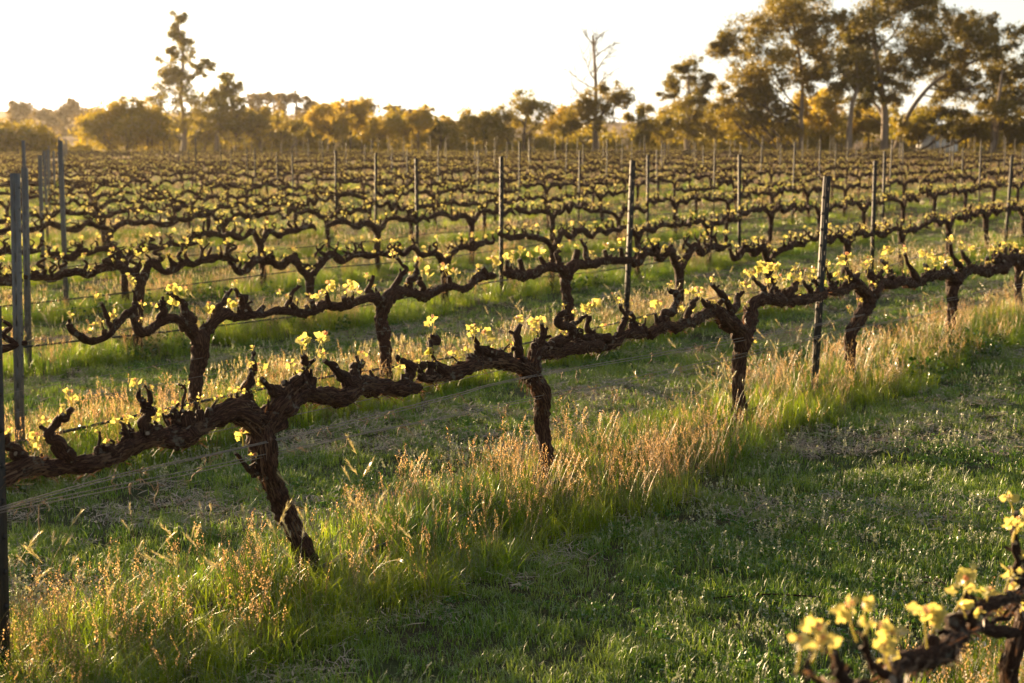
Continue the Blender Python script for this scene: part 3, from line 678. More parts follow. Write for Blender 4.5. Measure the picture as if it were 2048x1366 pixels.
def line_along(k, h, ta, tb, off, sag=.02, n=40):
    out = []
    for t in np.linspace(ta, tb, n):
        p = NRM * (rowD(k) + off) + DIR * t; out.append([p[0], p[1], gz(p[0], p[1]) + h - sag * abs(math.sin(t * math.pi / (3 * SP))) + .006 * math.sin(t * 5.1 + k)])
    return out
for k in range(1, 7):
    D = rowD(k); ta = D * .45; tb = ta + 45
    wire(line_along(k, .755, ta, tb, .0, .0), .0018, M_wire, 'cordon_wire', f'straight wire carrying the vine arms of the {ORD[k]} row', 'wire', 'wires carrying the vine arms')
    if k > 1:
        for q, (h, nmq) in enumerate(((.52, 'upper'), (.40, 'lower'))):
            wire(line_along(k, h, ta, tb, -.04, .05), .0014, M_wire, 'trellis_wire', f'{nmq} thin sagging wire below the arms of the {ORD[k]} row', 'wire', 'thin wires of the rows behind', 14 if k == 2 else 0, 20 + k * 3 + q)
    if k <= 5:
        wire(line_along(k, .24 if k > 1 else .07, ta, tb, -.06 if k > 1 else .0, .06 if k > 1 else 0.), .0095, M_hose, 'drip_hose', f'black irrigation hose hung low along the {ORD[k]} vine row', 'hose', 'black drip hoses under the vines')

# ------------------------------------------------------------------ grass: tufts spread over the strips and alleys
def blade(mb, rg, base, ln, wd, lean, az, mi=0, seg=4, curl=1.):
    d = np.array([math.cos(az), math.sin(az), 0.]); s = np.array([-d[1], d[0], 0.]); v = []
    tw = rg.uniform(-.8, .8); s = s * math.cos(tw) + d * math.sin(tw)
    for k in range(seg + 1):
        u = k / seg; a = lean * (u ** (1 + curl)) ; p = base + d * ln * a * u + np.array([0, 0, ln * u * math.sqrt(max(.05, 1 - min(.95, (a * u) ** 2)))])
        w_ = wd * (1 - u ** 2 * .98) * .5
        v += [p - s * w_, p + s * w_]
    v = np.array(v); f = np.array([[2 * k, 2 * k + 1, 2 * k + 3, 2 * k + 2] for k in range(seg)])
    mb.add(v, f, mi); return v[-1]
def dewdrop(mb, p, r, mi):
    v = np.array([(1, 0, 0), (-1, 0, 0), (0, 1, 0), (0, -1, 0), (0, 0, 1), (0, 0, -1)]) * r + p
    mb.add(v, np.array([(0, 2, 4), (2, 1, 4), (1, 3, 4), (3, 0, 4), (2, 0, 5), (1, 2, 5), (3, 1, 5), (0, 3, 5)]), mi)
def tall_tuft(seed):
    rg = np.random.default_rng(seed); mb = MB()
    for i in range(24):
        a = rg.uniform(0, 6.28); b = np.array([math.cos(a), math.sin(a), 0]) * rg.uniform(0, .08)
        ln = rg.uniform(.12, .34); tip = blade(mb, rg, b - [0, 0, .01], ln, rg.uniform(.0022, .0045), rg.uniform(.1, .75), rg.uniform(0, 6.28))
        if rg.random() < .38: dewdrop(mb, b + (tip - b) * rg.uniform(.5, .98), rg.uniform(.0010, .0020), 1)
    return mb, [M_blade, M_dew]
def seed_tuft(seed):
    rg = np.random.default_rng(seed); mb = MB()
    for i in range(7):
        a = rg.uniform(0, 6.28); b = np.array([math.cos(a), math.sin(a), 0]) * rg.uniform(0, .09)
        h = rg.uniform(.17, .36); l = rg.uniform(.02, .10); az = rg.uniform(0, 6.28); d = np.array([math.cos(az), math.sin(az), 0])
        P = [b, b + d * l * .2 + [0, 0, h * .5], b + d * l + [0, 0, h]]
        tube(mb, P, [.0010, .0009, .0006], 3, .1, mi=1)
        m = rg.integers(14, 26); sp = rg.uniform(.06, .12)
        for q in range(m):
            u = q / m; z = h - sp + sp * u; w_ = .007 * math.sin(math.pi * (u * .8 + .12)) + .002
            c = b + d * l * (z / h) ** 1.5 + [0, 0, z] + np.array([rg.normal(), rg.normal(), 0]) * w_ * .55
            e = np.array([rg.normal() * .5, rg.normal() * .5, 1.]); e /= np.linalg.norm(e); s = np.cross(e, rg.normal(size=3)); s /= np.linalg.norm(s)
            L = rg.uniform(.0045, .0075); W = L * .28
            mb.add(np.array([c, c + e * L * .5 + s * W, c + e * L, c + e * L * .5 - s * W]), np.array([[0, 1, 2, 3]]), 0)
        if rg.random() < .5: dewdrop(mb, b + d * l + [0, 0, h], .0014, 2)
    return mb, [M_seed, M_stem, M_dew]
def barley(seed):
    rg = np.random.default_rng(seed); mb = MB()
    for i in range(2):
        b = np.array([rg.normal(), rg.normal(), 0]) * .03; h = rg.uniform(.30, .46); l = rg.uniform(.05, .2); az = rg.uniform(0, 6.28); d = np.array([math.cos(az), math.sin(az), 0])
        P = [b, b + d * l * .25 + [0, 0, h * .6], b + d * l + [0, 0, h]]; tube(mb, P, [.0011, .001, .0007], 3, .1, mi=1)
        ax = np.array(P[2]) - P[1]; ax /= np.linalg.norm(ax); ax = ax + d * .3; ax /= np.linalg.norm(ax)
        for q in range(46):
            u = q / 46; c = P[2] + ax * .065 * u; e = ax + rg.normal(size=3) * .22; e /= np.linalg.norm(e); s = np.cross(e, rg.normal(size=3)); s /= np.linalg.norm(s)
            L = rg.uniform(.018, .035); mb.add(np.array([c - s * .0012, c + s * .0012, c + e * L]), np.array([[0, 1, 2]]), 0)
    return mb, [M_pale, M_stem]
def weed(seed):
    rg = np.random.default_rng(seed); mb = MB()
    for i in range(22):
        a = rg.uniform(0, 6.28); h = rg.uniform(.02, .16); c = np.array([math.cos(a), math.sin(a), 0]) * rg.uniform(0, .07) + [0, 0, h]
        d = np.array([math.cos(a), math.sin(a), rg.uniform(-.1, .7)]); add_leaf(mb, c, d, rg.uniform(.02, .045), 1, 0, rg)
        if i % 3 == 0: tube(mb, [(0, 0, 0), tuple(c * .6), tuple(c)], [.0015, .001, .001], 3, .1)
    return mb, [M_weed]
def lawn_tuft(seed):
    rg = np.random.default_rng(seed); mb = MB()
    for i in range(20):
        b = np.array([rg.normal(), rg.normal(), 0]) * .03
        blade(mb, rg, b, rg.uniform(.02, .065), rg.uniform(.002, .0042), rg.uniform(.2, 1.1), rg.uniform(0, 6.28), 0, 3)
    return mb, [M_lawn]
def clover(seed):
    rg = np.random.default_rng(seed); mb = MB()
    for i in range(9):
        c = np.array([rg.normal() * .035, rg.normal() * .035, rg.uniform(.012, .04)])
        for q in range(3):
            a = q * 2.09 + i; add_leaf(mb, c, np.array([math.cos(a), math.sin(a), rg.uniform(.0, .5)]), rg.uniform(.010, .018), 2, 0, rg)
    return mb, [M_clover]
def pale_weed(seed):
    rg = np.random.default_rng(seed); mb = MB()
    for i in range(4):
        b = np.array([rg.normal() * .03, rg.normal() * .03, 0]); h = rg.uniform(.04, .09); top = b + [rg.normal() * .015, rg.normal() * .015, h]
        tube(mb, [b, (b + top) / 2, top], [.001, .0009, .0007], 3, .1)
        for q in range(12):
            u = rg.uniform(.3, 1); a = rg.uniform(0, 6.28); add_leaf(mb, b + (top - b) * u, np.array([math.cos(a), math.sin(a), .5]), rg.uniform(.006, .013), 2, 0, rg)
    return mb, [M_white]
def straw(seed):
    rg = np.random.default_rng(seed); mb = MB()
    for i in range(16):
        c = np.array([rg.normal() * .05, rg.normal() * .05, rg.uniform(.004, .028)]); a = rg.uniform(0, 6.28); d = np.array([math.cos(a), math.sin(a), rg.normal() * .15]); s = np.array([-d[1], d[0], rg.normal() * .3])
        L = rg.uniform(.03, .09); W = rg.uniform(.0012, .0028); m = c + d * L * .5 + rg.normal(size=3) * .008
        mb.add(np.array([c - s * W, c + s * W, m + s * W, m - s * W, c + d * L + s * W * .4, c + d * L - s * W * .4]), np.array([[0, 1, 2, 3], [3, 2, 4, 5]]), 0)
    return mb, [M_straw]
def sources(fn, n, nm):
    col = bpy.data.collections.new(nm)
    for i in range(n):
        mb, ms = fn(i + 1); o = bpy.data.objects.new(nm, mb.mesh(nm, ms, smooth=False)); col.objects.link(o)
    return col
def scatter(name, label, cat, col, P, rot, scl, idx):
    me = bpy.data.meshes.new(name); me.vertices.add(len(P)); me.vertices.foreach_set('co', P.ravel().astype('f'))
    a = me.attributes.new('rot', 'FLOAT_VECTOR', 'POINT'); a.data.foreach_set('vector', rot.ravel().astype('f'))
    a = me.attributes.new('scl', 'FLOAT_VECTOR', 'POINT'); a.data.foreach_set('vector', scl.ravel().astype('f'))
    a = me.attributes.new('idx', 'INT', 'POINT'); a.data.foreach_set('value', idx.astype('i'))
    o = bpy.data.objects.new(name, me); C.objects.link(o)
    g = bpy.data.node_groups.new(name, 'GeometryNodeTree'); g.interface.new_socket('Geometry', in_out='INPUT', socket_type='NodeSocketGeometry'); g.interface.new_socket('Geometry', in_out='OUTPUT', socket_type='NodeSocketGeometry')
    gi = g.nodes.new('NodeGroupInput'); go = g.nodes.new('NodeGroupOutput'); ci = g.nodes.new('GeometryNodeCollectionInfo'); ip = g.nodes.new('GeometryNodeInstanceOnPoints')
    ci.inputs[0].default_value = col; ci.inputs[1].default_value = True; ci.inputs[2].default_value = True
    def att(nm, dt):
        x = g.nodes.new('GeometryNodeInputNamedAttribute'); x.data_type = dt; x.inputs[0].default_value = nm; return x.outputs[0]
    ip.inputs['Pick Instance'].default_value = True
    g.links.new(gi.outputs[0], ip.inputs['Points']); g.links.new(ci.outputs[0], ip.inputs['Instance'])
    g.links.new(att('idx', 'INT'), ip.inputs['Instance Index']); g.links.new(att('rot', 'FLOAT_VECTOR'), ip.inputs['Rotation']); g.links.new(att('scl', 'FLOAT_VECTOR'), ip.inputs['Scale'])
    g.links.new(ip.outputs[0], go.inputs[0])
    m = o.modifiers.new('scatter', 'NODES'); m.node_group = g
    tag(o, label, cat, kind='stuff'); print(name, len(P)); return o
def wedge(bands, gen):
    """points over the ground the camera can see, by bands of distance: (z0, z1, per square metre, size factor)"""
    X, Y, Sc = [], [], []
    for z0, z1, d, sf in bands:
        hw1 = .36 * z1 * 1.1 + .9; n = int((z1 - z0) * 2 * hw1 * d); y = gen.uniform(z0, z1, n); x = gen.uniform(-hw1, hw1, n)
        k = np.abs(x) < .36 * y * 1.1 + .9; X.append(x[k]); Y.append(y[k]); Sc.append(np.full(k.sum(), sf))
    return np.concatenate(X), np.concatenate(Y), np.concatenate(Sc)
ROWD = np.array([rowD(k) for k in range(-0, NROWS)] + [])
def row_off(x, y):
    D = x * NRM[0] + y * NRM[1]; i = np.abs(D[:, None] - ROWD[None]).argmin(1); return D - ROWD[i], i
def strip_amount(x, y):
    u, i = row_off(x, y); w_ = np.where(u < 0, np.where(i == 1, .62, .45), .42) + .16 * noise2(x, y, 1.1, 3) + .08 * noise2(x, y, 4., 8)
    return 1 - sstep(w_ - .15, w_ + .12, np.abs(u)), u, i
def place(name, label, cat, col, ncol, x, y, s, gen, tilt=.12, smin=.75, smax=1.2, hz=None):
    n = len(x); z = ground_z(x, y)
    rot = np.stack([gen.normal(0, tilt, n), gen.normal(0, tilt, n), gen.uniform(0, 6.28, n)], -1)
    k = gen.uniform(smin, smax, n) * s; h = k if hz is None else k * hz
    scatter(name, label, cat, col, np.stack([x, y, z], -1), rot, np.stack([k, k, h], -1), gen.integers(0, ncol, n))

g1 = np.random.default_rng(11)
x, y, s = wedge([(3.6, 9, 300, 1), (9, 16, 200, 1.05), (16, 30, 75, 1.3), (30, 60, 14, 1.8), (60, 108, 3, 2.4)], g1)
a, u, ri = strip_amount(x, y); hn = noise2(x, y, .9, 5)
keep = g1.random(len(x)) < a * np.clip(.72 + .5 * noise2(x, y, 2.2, 12), .2, 1)
edge = 1 - .30 * np.clip(np.abs(u[keep]) / .5, 0, 1)
far = np.clip(s[keep], 1, 3)
place('long_grass', 'long green dewy grass left standing under the vine rows', 'grass', sources(tall_tuft, 8, 'grass_tuft'), 8, x[keep], y[keep], s[keep], g1, .13, .7, 1.15, (.84 * edge * (1 + .28 * hn[keep]) / far ** .8))
x, y, s = wedge([(3.6, 9, 120, 1), (9, 16, 80, 1.05), (16, 30, 32, 1.3), (30, 60, 14, 1.8), (60, 108, 5, 2.6)], g1)
a, u, ri = strip_amount(x, y)
pn = noise2(x, y, .7, 21) + .5 * noise2(x, y, 2.6, 14)
keep = g1.random(len(x)) < a ** 1.3 * (.25 + .6 * sstep(-.6, .9, pn + .3 * np.clip(u * 4, -1, 1.2)))
far = np.clip(s[keep], 1, 3)
place('seeding_grass', 'reddish seed heads of grass glowing above the green strips', 'grass', sources(seed_tuft, 8, 'seed_tuft'), 8, x[keep], y[keep], s[keep], g1, .10, .7, 1.15, 1 / far ** .8)
x, y, s = wedge([(3.6, 16, 14, 1), (16, 30, 5, 1.3)], g1)
a, u, ri = strip_amount(x, y); keep = g1.random(len(x)) < a * sstep(-.3, .6, noise2(x, y, .6, 31))
place('wild_barley', 'pale feathery barley heads nodding in the long grass', 'grass', sources(barley, 5, 'barley'), 5, x[keep], y[keep], s[keep], g1, .15)
x, y, s = wedge([(5, 9, 60, .9), (9, 16, 70, 1.0), (16, 30, 28, 1.25), (30, 50, 8, 1.7)], g1)
a, u, ri = strip_amount(x, y); keep = g1.random(len(x)) < a * np.where(ri >= 2, .9, .07) * sstep(-.7, .5, noise2(x, y, .8, 131) + .3 * (x < 1)) * sstep(-.35, .05, u)
def lit_tip(seed):  # pale heads added so their cream colour stands in for sunlit grass tops
    rg = np.random.default_rng(seed); mb = MB()
    for i in range(4):
        b = np.array([rg.normal(), rg.normal(), 0]) * .05; h = rg.uniform(.20, .34); l = rg.uniform(.0, .06); az = rg.uniform(0, 6.28); d = np.array([math.cos(az), math.sin(az), 0])
        tip = b + d * l + [0, 0, h]; tube(mb, [b, (b + tip) / 2, tip], [.0011, .001, .0007], 3, .1, mi=1)
        for q in range(22):
            c = tip + np.array([0, 0, 1.]) * rg.uniform(-.01, .035); e = np.array([rg.normal() * .5, rg.normal() * .5, 1.]); e /= np.linalg.norm(e); s_ = np.cross(e, rg.normal(size=3)); s_ /= np.linalg.norm(s_)
            L = rg.uniform(.010, .02); mb.add(np.array([c - s_ * .0014, c + s_ * .0014, c + e * L]), np.array([[0, 1, 2]]), 0)
    return mb, [M_pale, M_stem]
place('painted_sunlit_tips', 'soft cream grass tips coloured like sunlit tops along the strips behind', 'grass', sources(lit_tip, 5, 'hare_tuft'), 5, x[keep], y[keep], s[keep], g1, .12, .8, 1.15, 1 / np.clip(s[keep], 1, 3) ** .7)
x, y, s = wedge([(3.6, 9, 26, 1), (9, 20, 16, 1.1)], g1)
a, u, ri = strip_amount(x, y); keep = g1.random(len(x)) < np.clip(a + .25, 0, 1) * (np.abs(u) < .75) * sstep(-.1, .5, noise2(x, y, .8, 41))
place('broadleaf_weeds', 'dark green broad leaved weeds between the long grass', 'weeds', sources(weed, 5, 'weed'), 5, x[keep], y[keep], s[keep], g1, .1)
x, y, s = wedge([(3.6, 8, 620, 1), (8, 14, 330, 1.1), (14, 30, 90, 1.6), (30, 60, 14, 2.6)], g1)
a, u, ri = strip_amount(x, y); dn = noise2(x, y, 1.6, 51) + .6 * noise2(x, y, 5, 61)
keep = g1.random(len(x)) < (1 - a * .9) * np.clip(.75 + .6 * dn, .12, 1)
far = np.clip(s[keep], 1, 3)
place('mown_grass', 'short mown green grass in the alleys between rows', 'grass', sources(lawn_tuft, 8, 'lawn_tuft'), 8, x[keep], y[keep], s[keep], g1, .12, .6, 1.25, (1 + .25 * noise2(x, y, 2.5, 71)[keep]) / far ** .6)
x, y, s = wedge([(3.6, 9, 80, 1), (9, 16, 40, 1.1)], g1)
a, u, ri = strip_amount(x, y); keep = g1.random(len(x)) < (1 - a * .7) * sstep(-.2, .4, noise2(x, y, 1.1, 81))
place('clover', 'low clover patches in the mown alleys', 'clover', sources(clover, 5, 'clover'), 5, x[keep], y[keep], s[keep], g1, .1)
x, y, s = wedge([(3.6, 9, 90, 1), (9, 14, 30, 1.1)], g1)
a, u, ri = strip_amount(x, y); keep = g1.random(len(x)) < .6 * (1 - a) * sstep(-.25, .4, noise2(x, y, .9, 91) + .35 * (x > .6))
place('pale_weeds', 'tiny pale flowering weeds scattered through the mown grass', 'weeds', sources(pale_weed, 5, 'pale_weed'), 5, x[keep], y[keep], s[keep], g1, .15)
x, y, s = wedge([(3.6, 9, 170, 1), (9, 16, 90, 1.15), (16, 30, 20, 1.8)], g1)
a, u, ri = strip_amount(x, y); keep = g1.random(len(x)) < (1 - a * .8) * sstep(.05, .5, noise2(x, y, 1.3, 101) + .3 * noise2(x, y, 4, 103) + .18 * (ri >= 1))
place('dry_clippings', 'tan dry grass clippings lying in patches on the alleys', 'clippings', sources(straw, 6, 'straw'), 6, x[keep], y[keep], s[keep], g1, .08)

# prunings: a few dark twigs left on the alley
for i, (xa, ya, xb, yb, lab) in enumerate([(1840, 1162, 1915, 1192, 'thin dark pruned twig lying on the grass, upper of two at right'), (1838, 1172, 1912, 1205, 'reddish pruned twig lying just under another twig at right'), (1425, 1208, 1715, 1212, 'long thin pruned cane lying across the mown grass at centre bottom'), (292, 1042, 352, 1026, 'short curved twig lying in the shaded alley at left')]):
    def gp(x, y):
        r = ray(x, y); s_ = -CAM_H / r[2]; p = CAM + r * s_; p[2] = gz(p[0], p[1]) + .024; return p
    p, q = gp(xa, ya), gp(xb, yb); mb = MB(); m = (p + q) / 2 + np.array([.01, .02, .012])
    tube(mb, [p, (p + m) / 2 + [0, .01, .004], m, q], [.0032, .004, .004, .0025], 8, .02, i, .2, .05)
    tag(mb.build('pruned_twig', [M_bark]), lab, 'twig', 'pruned twigs on the mown grass')

# ------------------------------------------------------------------ trees
def tree_mat(name, c1, c2, tint, tmul=1.3): return leafy(name, c1, c2, .5, tint, .5, .10, .45, .3, tmul)
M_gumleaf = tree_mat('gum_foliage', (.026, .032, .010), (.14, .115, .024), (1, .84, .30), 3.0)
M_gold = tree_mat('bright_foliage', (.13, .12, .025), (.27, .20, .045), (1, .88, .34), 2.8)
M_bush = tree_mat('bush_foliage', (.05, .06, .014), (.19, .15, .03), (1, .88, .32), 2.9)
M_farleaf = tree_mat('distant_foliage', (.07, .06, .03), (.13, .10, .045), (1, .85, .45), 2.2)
def crown(mb, blobs, rg, leaf, dens, base):
    """blobs: centres and radii; leaves gathered in sprays inside each, leaving gaps"""
    allc = []; alls = []
    for (c, rad) in blobs:
        vol = rad[0] * rad[2]; ns = max(12, int(vol * 12))
        d = rg.normal(size=(ns, 3)); d /= np.linalg.norm(d, axis=1)[:, None]; rr = rg.random(ns) ** .45
        sc = c + d * rr[:, None] * rad
        for s_ in sc:
            sr = rg.uniform(.16, .36) * (min(rad) ** .5) * .9
            m = int(dens * rg.uniform(.7, 1.9))
            q = rg.normal(size=(m, 3)) * [sr, sr, sr * .75]
            q[:, 2] -= .16 * (q[:, 0] ** 2 + q[:, 1] ** 2) / max(sr, .1)
            allc.append(s_ + q)
    Cc = np.vstack(allc) - base; n = len(Cc)
    a = rg.normal(size=(n, 3)); a[:, 2] -= .5; a /= np.linalg.norm(a, axis=1)[:, None]
    b = np.cross(a, rg.normal(size=(n, 3))); b /= np.linalg.norm(b, axis=1)[:, None]
    L = (leaf * rg.uniform(.6, 1.3, n))[:, None]
    V = np.stack([Cc - a * L * .5, Cc + b * L * .28, Cc + a * L * .5, Cc - b * L * .28], 1).reshape(-1, 3)
    mb.add(V, (np.arange(n) * 4)[:, None] + np.arange(4)[None, :])
def tree(name, Z, trunkpx, blobs, label, cat='tree', group=None, wood=M_gum, leafm=M_gumleaf, leaf=.215, dens=42, rt=.22, seed=0, limbs=True, depth=1.0, fill=1):
    """trunkpx: path of photo pixels at the tree's distance; blobs: (x, y, rx, ry) in photo pixels"""
    rg = np.random.default_rng(seed + 500); m = Z / F
    b = at_depth(trunkpx[0][0], trunkpx[0][1], Z); b[2] = gz(b[0], b[1])
    root = empty(name, b); tag(root, label, cat, group)
    P = [np.array([b[0], b[1], b[2] - .3])] + [at_depth(x, y, Z) + [0, rg.normal() * .2, 0] for x, y in trunkpx[1:]]
    tb = MB(); n = len(P); r = [rt * (1.25 if i == 0 else 1 - .75 * i / n) for i in range(n)]
    tube(tb, [p - b for p in P], r, 10, .6, seed, .1, .04)
    nb0 = len(blobs)
    if cat == 'tree' and fill:
        blobs = list(blobs) + [(x + rg.uniform(-1, 1) * rx * .95, y + rg.uniform(-1, 1) * ry * .95 + ry * .2, rx * .5, ry * .5) for (x, y, rx, ry) in blobs for _ in range(fill)]
    B = []
    Pt, rtt = resample(P, r, .8)
    for (x, y, rx, ry) in blobs:
        c = at_depth(x, y, Z); rad = np.array([rx * m, (rx + ry) * .5 * m * depth, ry * m]); c = c + [0, rg.normal() * (rx * m) * .9 * depth, 0]; B.append((c, rad))
        if limbs and len(B) <= nb0:
            low = Pt[Pt[:, 2] < max(c[2] - .1, Pt[1, 2])]
            if len(low) == 0: low = Pt[:2]
            j = np.argmin(np.linalg.norm(low - c, axis=1) + 1.2 * np.abs(low[:, 2] - (c[2] - np.linalg.norm(low[:, :2] - c[:2], axis=1) * 1.0)))
            s_ = low[j]; mid = (s_ + c) / 2 + [rg.normal() * .3, rg.normal() * .3, -.10 * np.linalg.norm(c - s_)]
            rb = min(rtt[min(j, len(rtt) - 1)] * .5, .015 + .016 * np.linalg.norm(c - s_))
            tube(tb, [s_ - b, mid - b, c - b], [rb, rb * .7, rb * .3], 6, .7, seed + 1, .1, mi=1)
            for _ in range(4):
                e = c + rg.normal(size=3) * rad * .6; tube(tb, [mid - b, (mid + e) / 2 - b + rg.normal(size=3) * .15, e - b], [rb * .5, rb * .3, rb * .12], 4, .8, 1, mi=1)
    tb.build('trunk', [wood, M_darkwood], root)
    if B:
        cb = MB(); crown(cb, B, rg, leaf, dens, b); cb.build('crown', [leafm], root, smooth=False)
    return root
TG = 'tall gum trees at the right'
tree('gum_tree', 126, [(1603, 306), (1601, 240), (1605, 170), (1596, 100), (1585, 40), (1580, -20)],
 [(1500,60,52,36),(1555,28,55,38),(1615,15,58,34),(1455,82,40,18),(1445,100,28,14),(1480,150,44,30),(1520,120,50,36),(1578,95,48,38),(1640,80,42,34),(1500,195,50,26),(1545,215,44,26),(1585,160,34,26),(1470,190,28,24),(1600,-35,70,36),(1650,40,40,24),(1440,225,34,24),(1500,245,44,26),(1565,262,34,20),(1530,170,40,26),(1640,120,34,24)], 'tall spreading gum tree left of the tallest pair, thin dark trunk', seed=1, group=TG, fill=3)
tree('gum_tree', 128, [(1768, 306), (1770, 240), (1764, 180), (1750, 100), (1745, 20), (1760, -60)],
 [(1725,45,42,34),(1775,15,60,38),(1835,0,62,34),(1705,90,36,30),(1755,100,50,36),(1825,80,52,36),(1790,-40,85,40),(1715,140,38,24),(1795,140,44,26),(1870,40,44,28),(1740,170,34,20),(1715,205,26,22),(1790,175,34,22),(1850,120,40,26),(1690,60,30,26)], 'tallest gum tree with a thick dark trunk, top cut off by the frame', seed=2, group=TG, rt=.34, fill=3)
tree('gum_tree', 122, [(1696, 308), (1700, 250), (1703, 205), (1714, 170), (1712, 120)],
 [(1700,125,36,26),(1680,165,38,22),(1725,150,30,22),(1665,130,30,22)], 'smaller gum tree with a pale bending trunk between two taller gums', seed=3, group=TG, rt=.26, fill=3)
tree('gum_tree', 130, [(1786, 306), (1806, 255), (1825, 215), (1870, 165), (1930, 130), (1985, 110)],
 [(1890,50,46,30),(1935,75,50,34),(1985,105,48,32),(2030,135,42,32),(1915,115,44,32),(1970,165,52,32),(2030,195,44,32),(1920,180,46,30),(1890,140,34,24),(1950,40,36,22),(1880,215,30,22),(1925,235,34,22),(2020,70,34,24),(1860,90,30,22)], 'gum tree with one long limb slanting up to the right', seed=4, group=TG, rt=.26, fill=3)
tree('gum_tree', 124, [(1985, 306), (1990, 250), (1995, 200), (2005, 140)],
 [(1965,225,48,26),(2020,235,50,26),(2060,190,40,34),(2045,255,40,20),(1940,250,34,20),(2000,190,40,26),(2070,130,40,30)], 'dark leafy gum tree reaching the right edge of the photo', seed=5, group=TG, fill=3)
tree('gum_tree', 138, [(1375, 305), (1372, 250), (1378, 200), (1376, 150)],
 [(1378,130,38,20),(1348,160,26,20),(1402,165,26,22),(1362,205,38,22),(1400,220,34,24),(1345,240,34,22),(1385,262,40,18)], 'lone smaller gum tree at the left end of the tall group', seed=6, group=TG, fill=3)
# dead tree and its leafy neighbour
DT = [(1192, 306), (1190, 240), (1192, 180), (1190, 130), (1186, 70)]
root = tree('dead_tree', 128, DT, [], 'bare dead tree with thin grey branches against the sky', wood=M_gum, rt=.26, seed=7)
bb = MB(); rg = np.random.default_rng(77); b0 = np.array(root.location)
def twig(p, d, L, r, dep):
    P = [p]; 
    for i in range(4): d = d + rg.normal(size=3) * .16 + [0, 0, .05]; d /= np.linalg.norm(d); P.append(P[-1] + d * L / 4)
    tube(bb, [q - b0 for q in P], [r, r * .85, r * .65, r * .5, r * .3], 5, .5, 1)
    if dep > 0:
        for i in range(1, 5):
            for _ in range(1 + (dep > 1)):
                e = d + rg.normal(size=3) * .65; e /= np.linalg.norm(e); twig(P[i], e, L * rg.uniform(.35, .6), r * .5, dep - 1)
for (x, y, dx, dz, L) in [(1190,205,-.8,.7,2.6),(1191,180,.6,.9,2.4),(1190,160,-1,.75,3.0),(1190,150,.5,1,2.4),(1190,128,-.7,1.1,2.2),(1189,118,.7,1.,2.2),(1188,95,-.4,1,1.6),(1187,90,.5,1,1.5),(1190,176,-1,.3,2.6)]:
    p = at_depth(x, y, 128); twig(p, np.array([dx, rg.normal() * .5, dz]), L, .07, 2)
bb.build('branches', [M_gum], root)
tree('gum_tree', 124, [(1188, 306), (1192, 262), (1205, 225), (1225, 190)],
 [(1235,178,34,18),(1215,195,40,22),(1180,205,38,24),(1250,200,22,18),(1155,225,30,26),(1200,240,40,20),(1140,255,24,24)], 'leafy dark tree growing around the base of the bare dead tree', seed=8, wood=M_darkwood)
tree('round_tree', 132, [(1050, 306), (1048, 270), (1052, 235)], [(1055,200,42,20),(1020,225,36,24),(1085,225,30,24),(1050,245,50,24),(1000,262,30,24),(1060,275,48,20)], 'rounded bushy tree left of the dead tree', seed=9, leafm=M_bush, wood=M_darkwood, rt=.18)
tree('small_tree', 134, [(1290, 306), (1290, 270), (1291, 240)], [(1291,222,16,16),(1278,248,20,20),(1305,250,20,20),(1290,275,28,18)], 'small pointed tree right of the dead tree', seed=10, leafm=M_bush, wood=M_darkwood, rt=.1)
tree('gum_tree', 140, [(366, 310), (370, 250), (362, 190), (366, 120), (357, 50)],
 [(357,34,17,11),(350,60,12,11),(362,72,12,10),(372,92,18,14),(366,115,18,12),(340,100,10,8),(332,128,20,15),(345,145,22,15),(366,150,22,16),(322,150,20,14),(398,140,16,12),(418,128,14,9),(336,172,26,18),(308,188,22,18),(380,182,22,18),(352,205,34,20),(302,215,24,20),(392,208,26,18),(326,235,34,20),(372,240,34,20),(410,235,24,18)], 'tall thin gum tree standing alone above the bushes at left', seed=11, rt=.26, leaf=.22, dens=9, leafm=M_bush, fill=6)
tree('gum_tree', 142, [(432, 310), (436, 250), (450, 195), (456, 165)], [(457,158,20,14),(462,176,22,14),(440,182,20,12),(430,205,24,14),(420,235,28,16)], 'shorter gum tree with a tufted dark top beside the tall thin one', seed=12, leafm=M_bush, dens=16, fill=6)
# bushes
BG = 'bushes in the belt behind the vineyard'
def bush(cx, cy, w_, h, Z, lab, seed, leafm=M_bush, leaf=.25, dens=30, group=BG, name='bush'):
    rg = random.Random(seed); bl = []
    for i in range(max(8, int(w_ * h / 200))):
        a = rg.uniform(-1, 1); b = rg.uniform(-.8, .8) * math.sqrt(max(.05, 1 - a * a)); bl.append((cx + a * w_ * .75, cy + b * h * .75, max(12, w_ * .42), max(11, h * .38)))
    return tree(name, Z, [(cx, 308), (cx + 2, cy + h * .4), (cx, cy)], bl, lab, 'bush' if name == 'bush' else 'tree', group, M_darkwood, leafm, leaf, dens, .09, seed, limbs=True)
bush(34, 280, 84, 52, 100, 'dark rounded bush at the left edge behind the vines', 20)
bush(250, 252, 84, 68, 112, 'large domed bush left of the tall thin gum tree', 21)
bush(150, 300, 42, 14, 118, 'low dark bush in the gap between the two large bushes', 22)
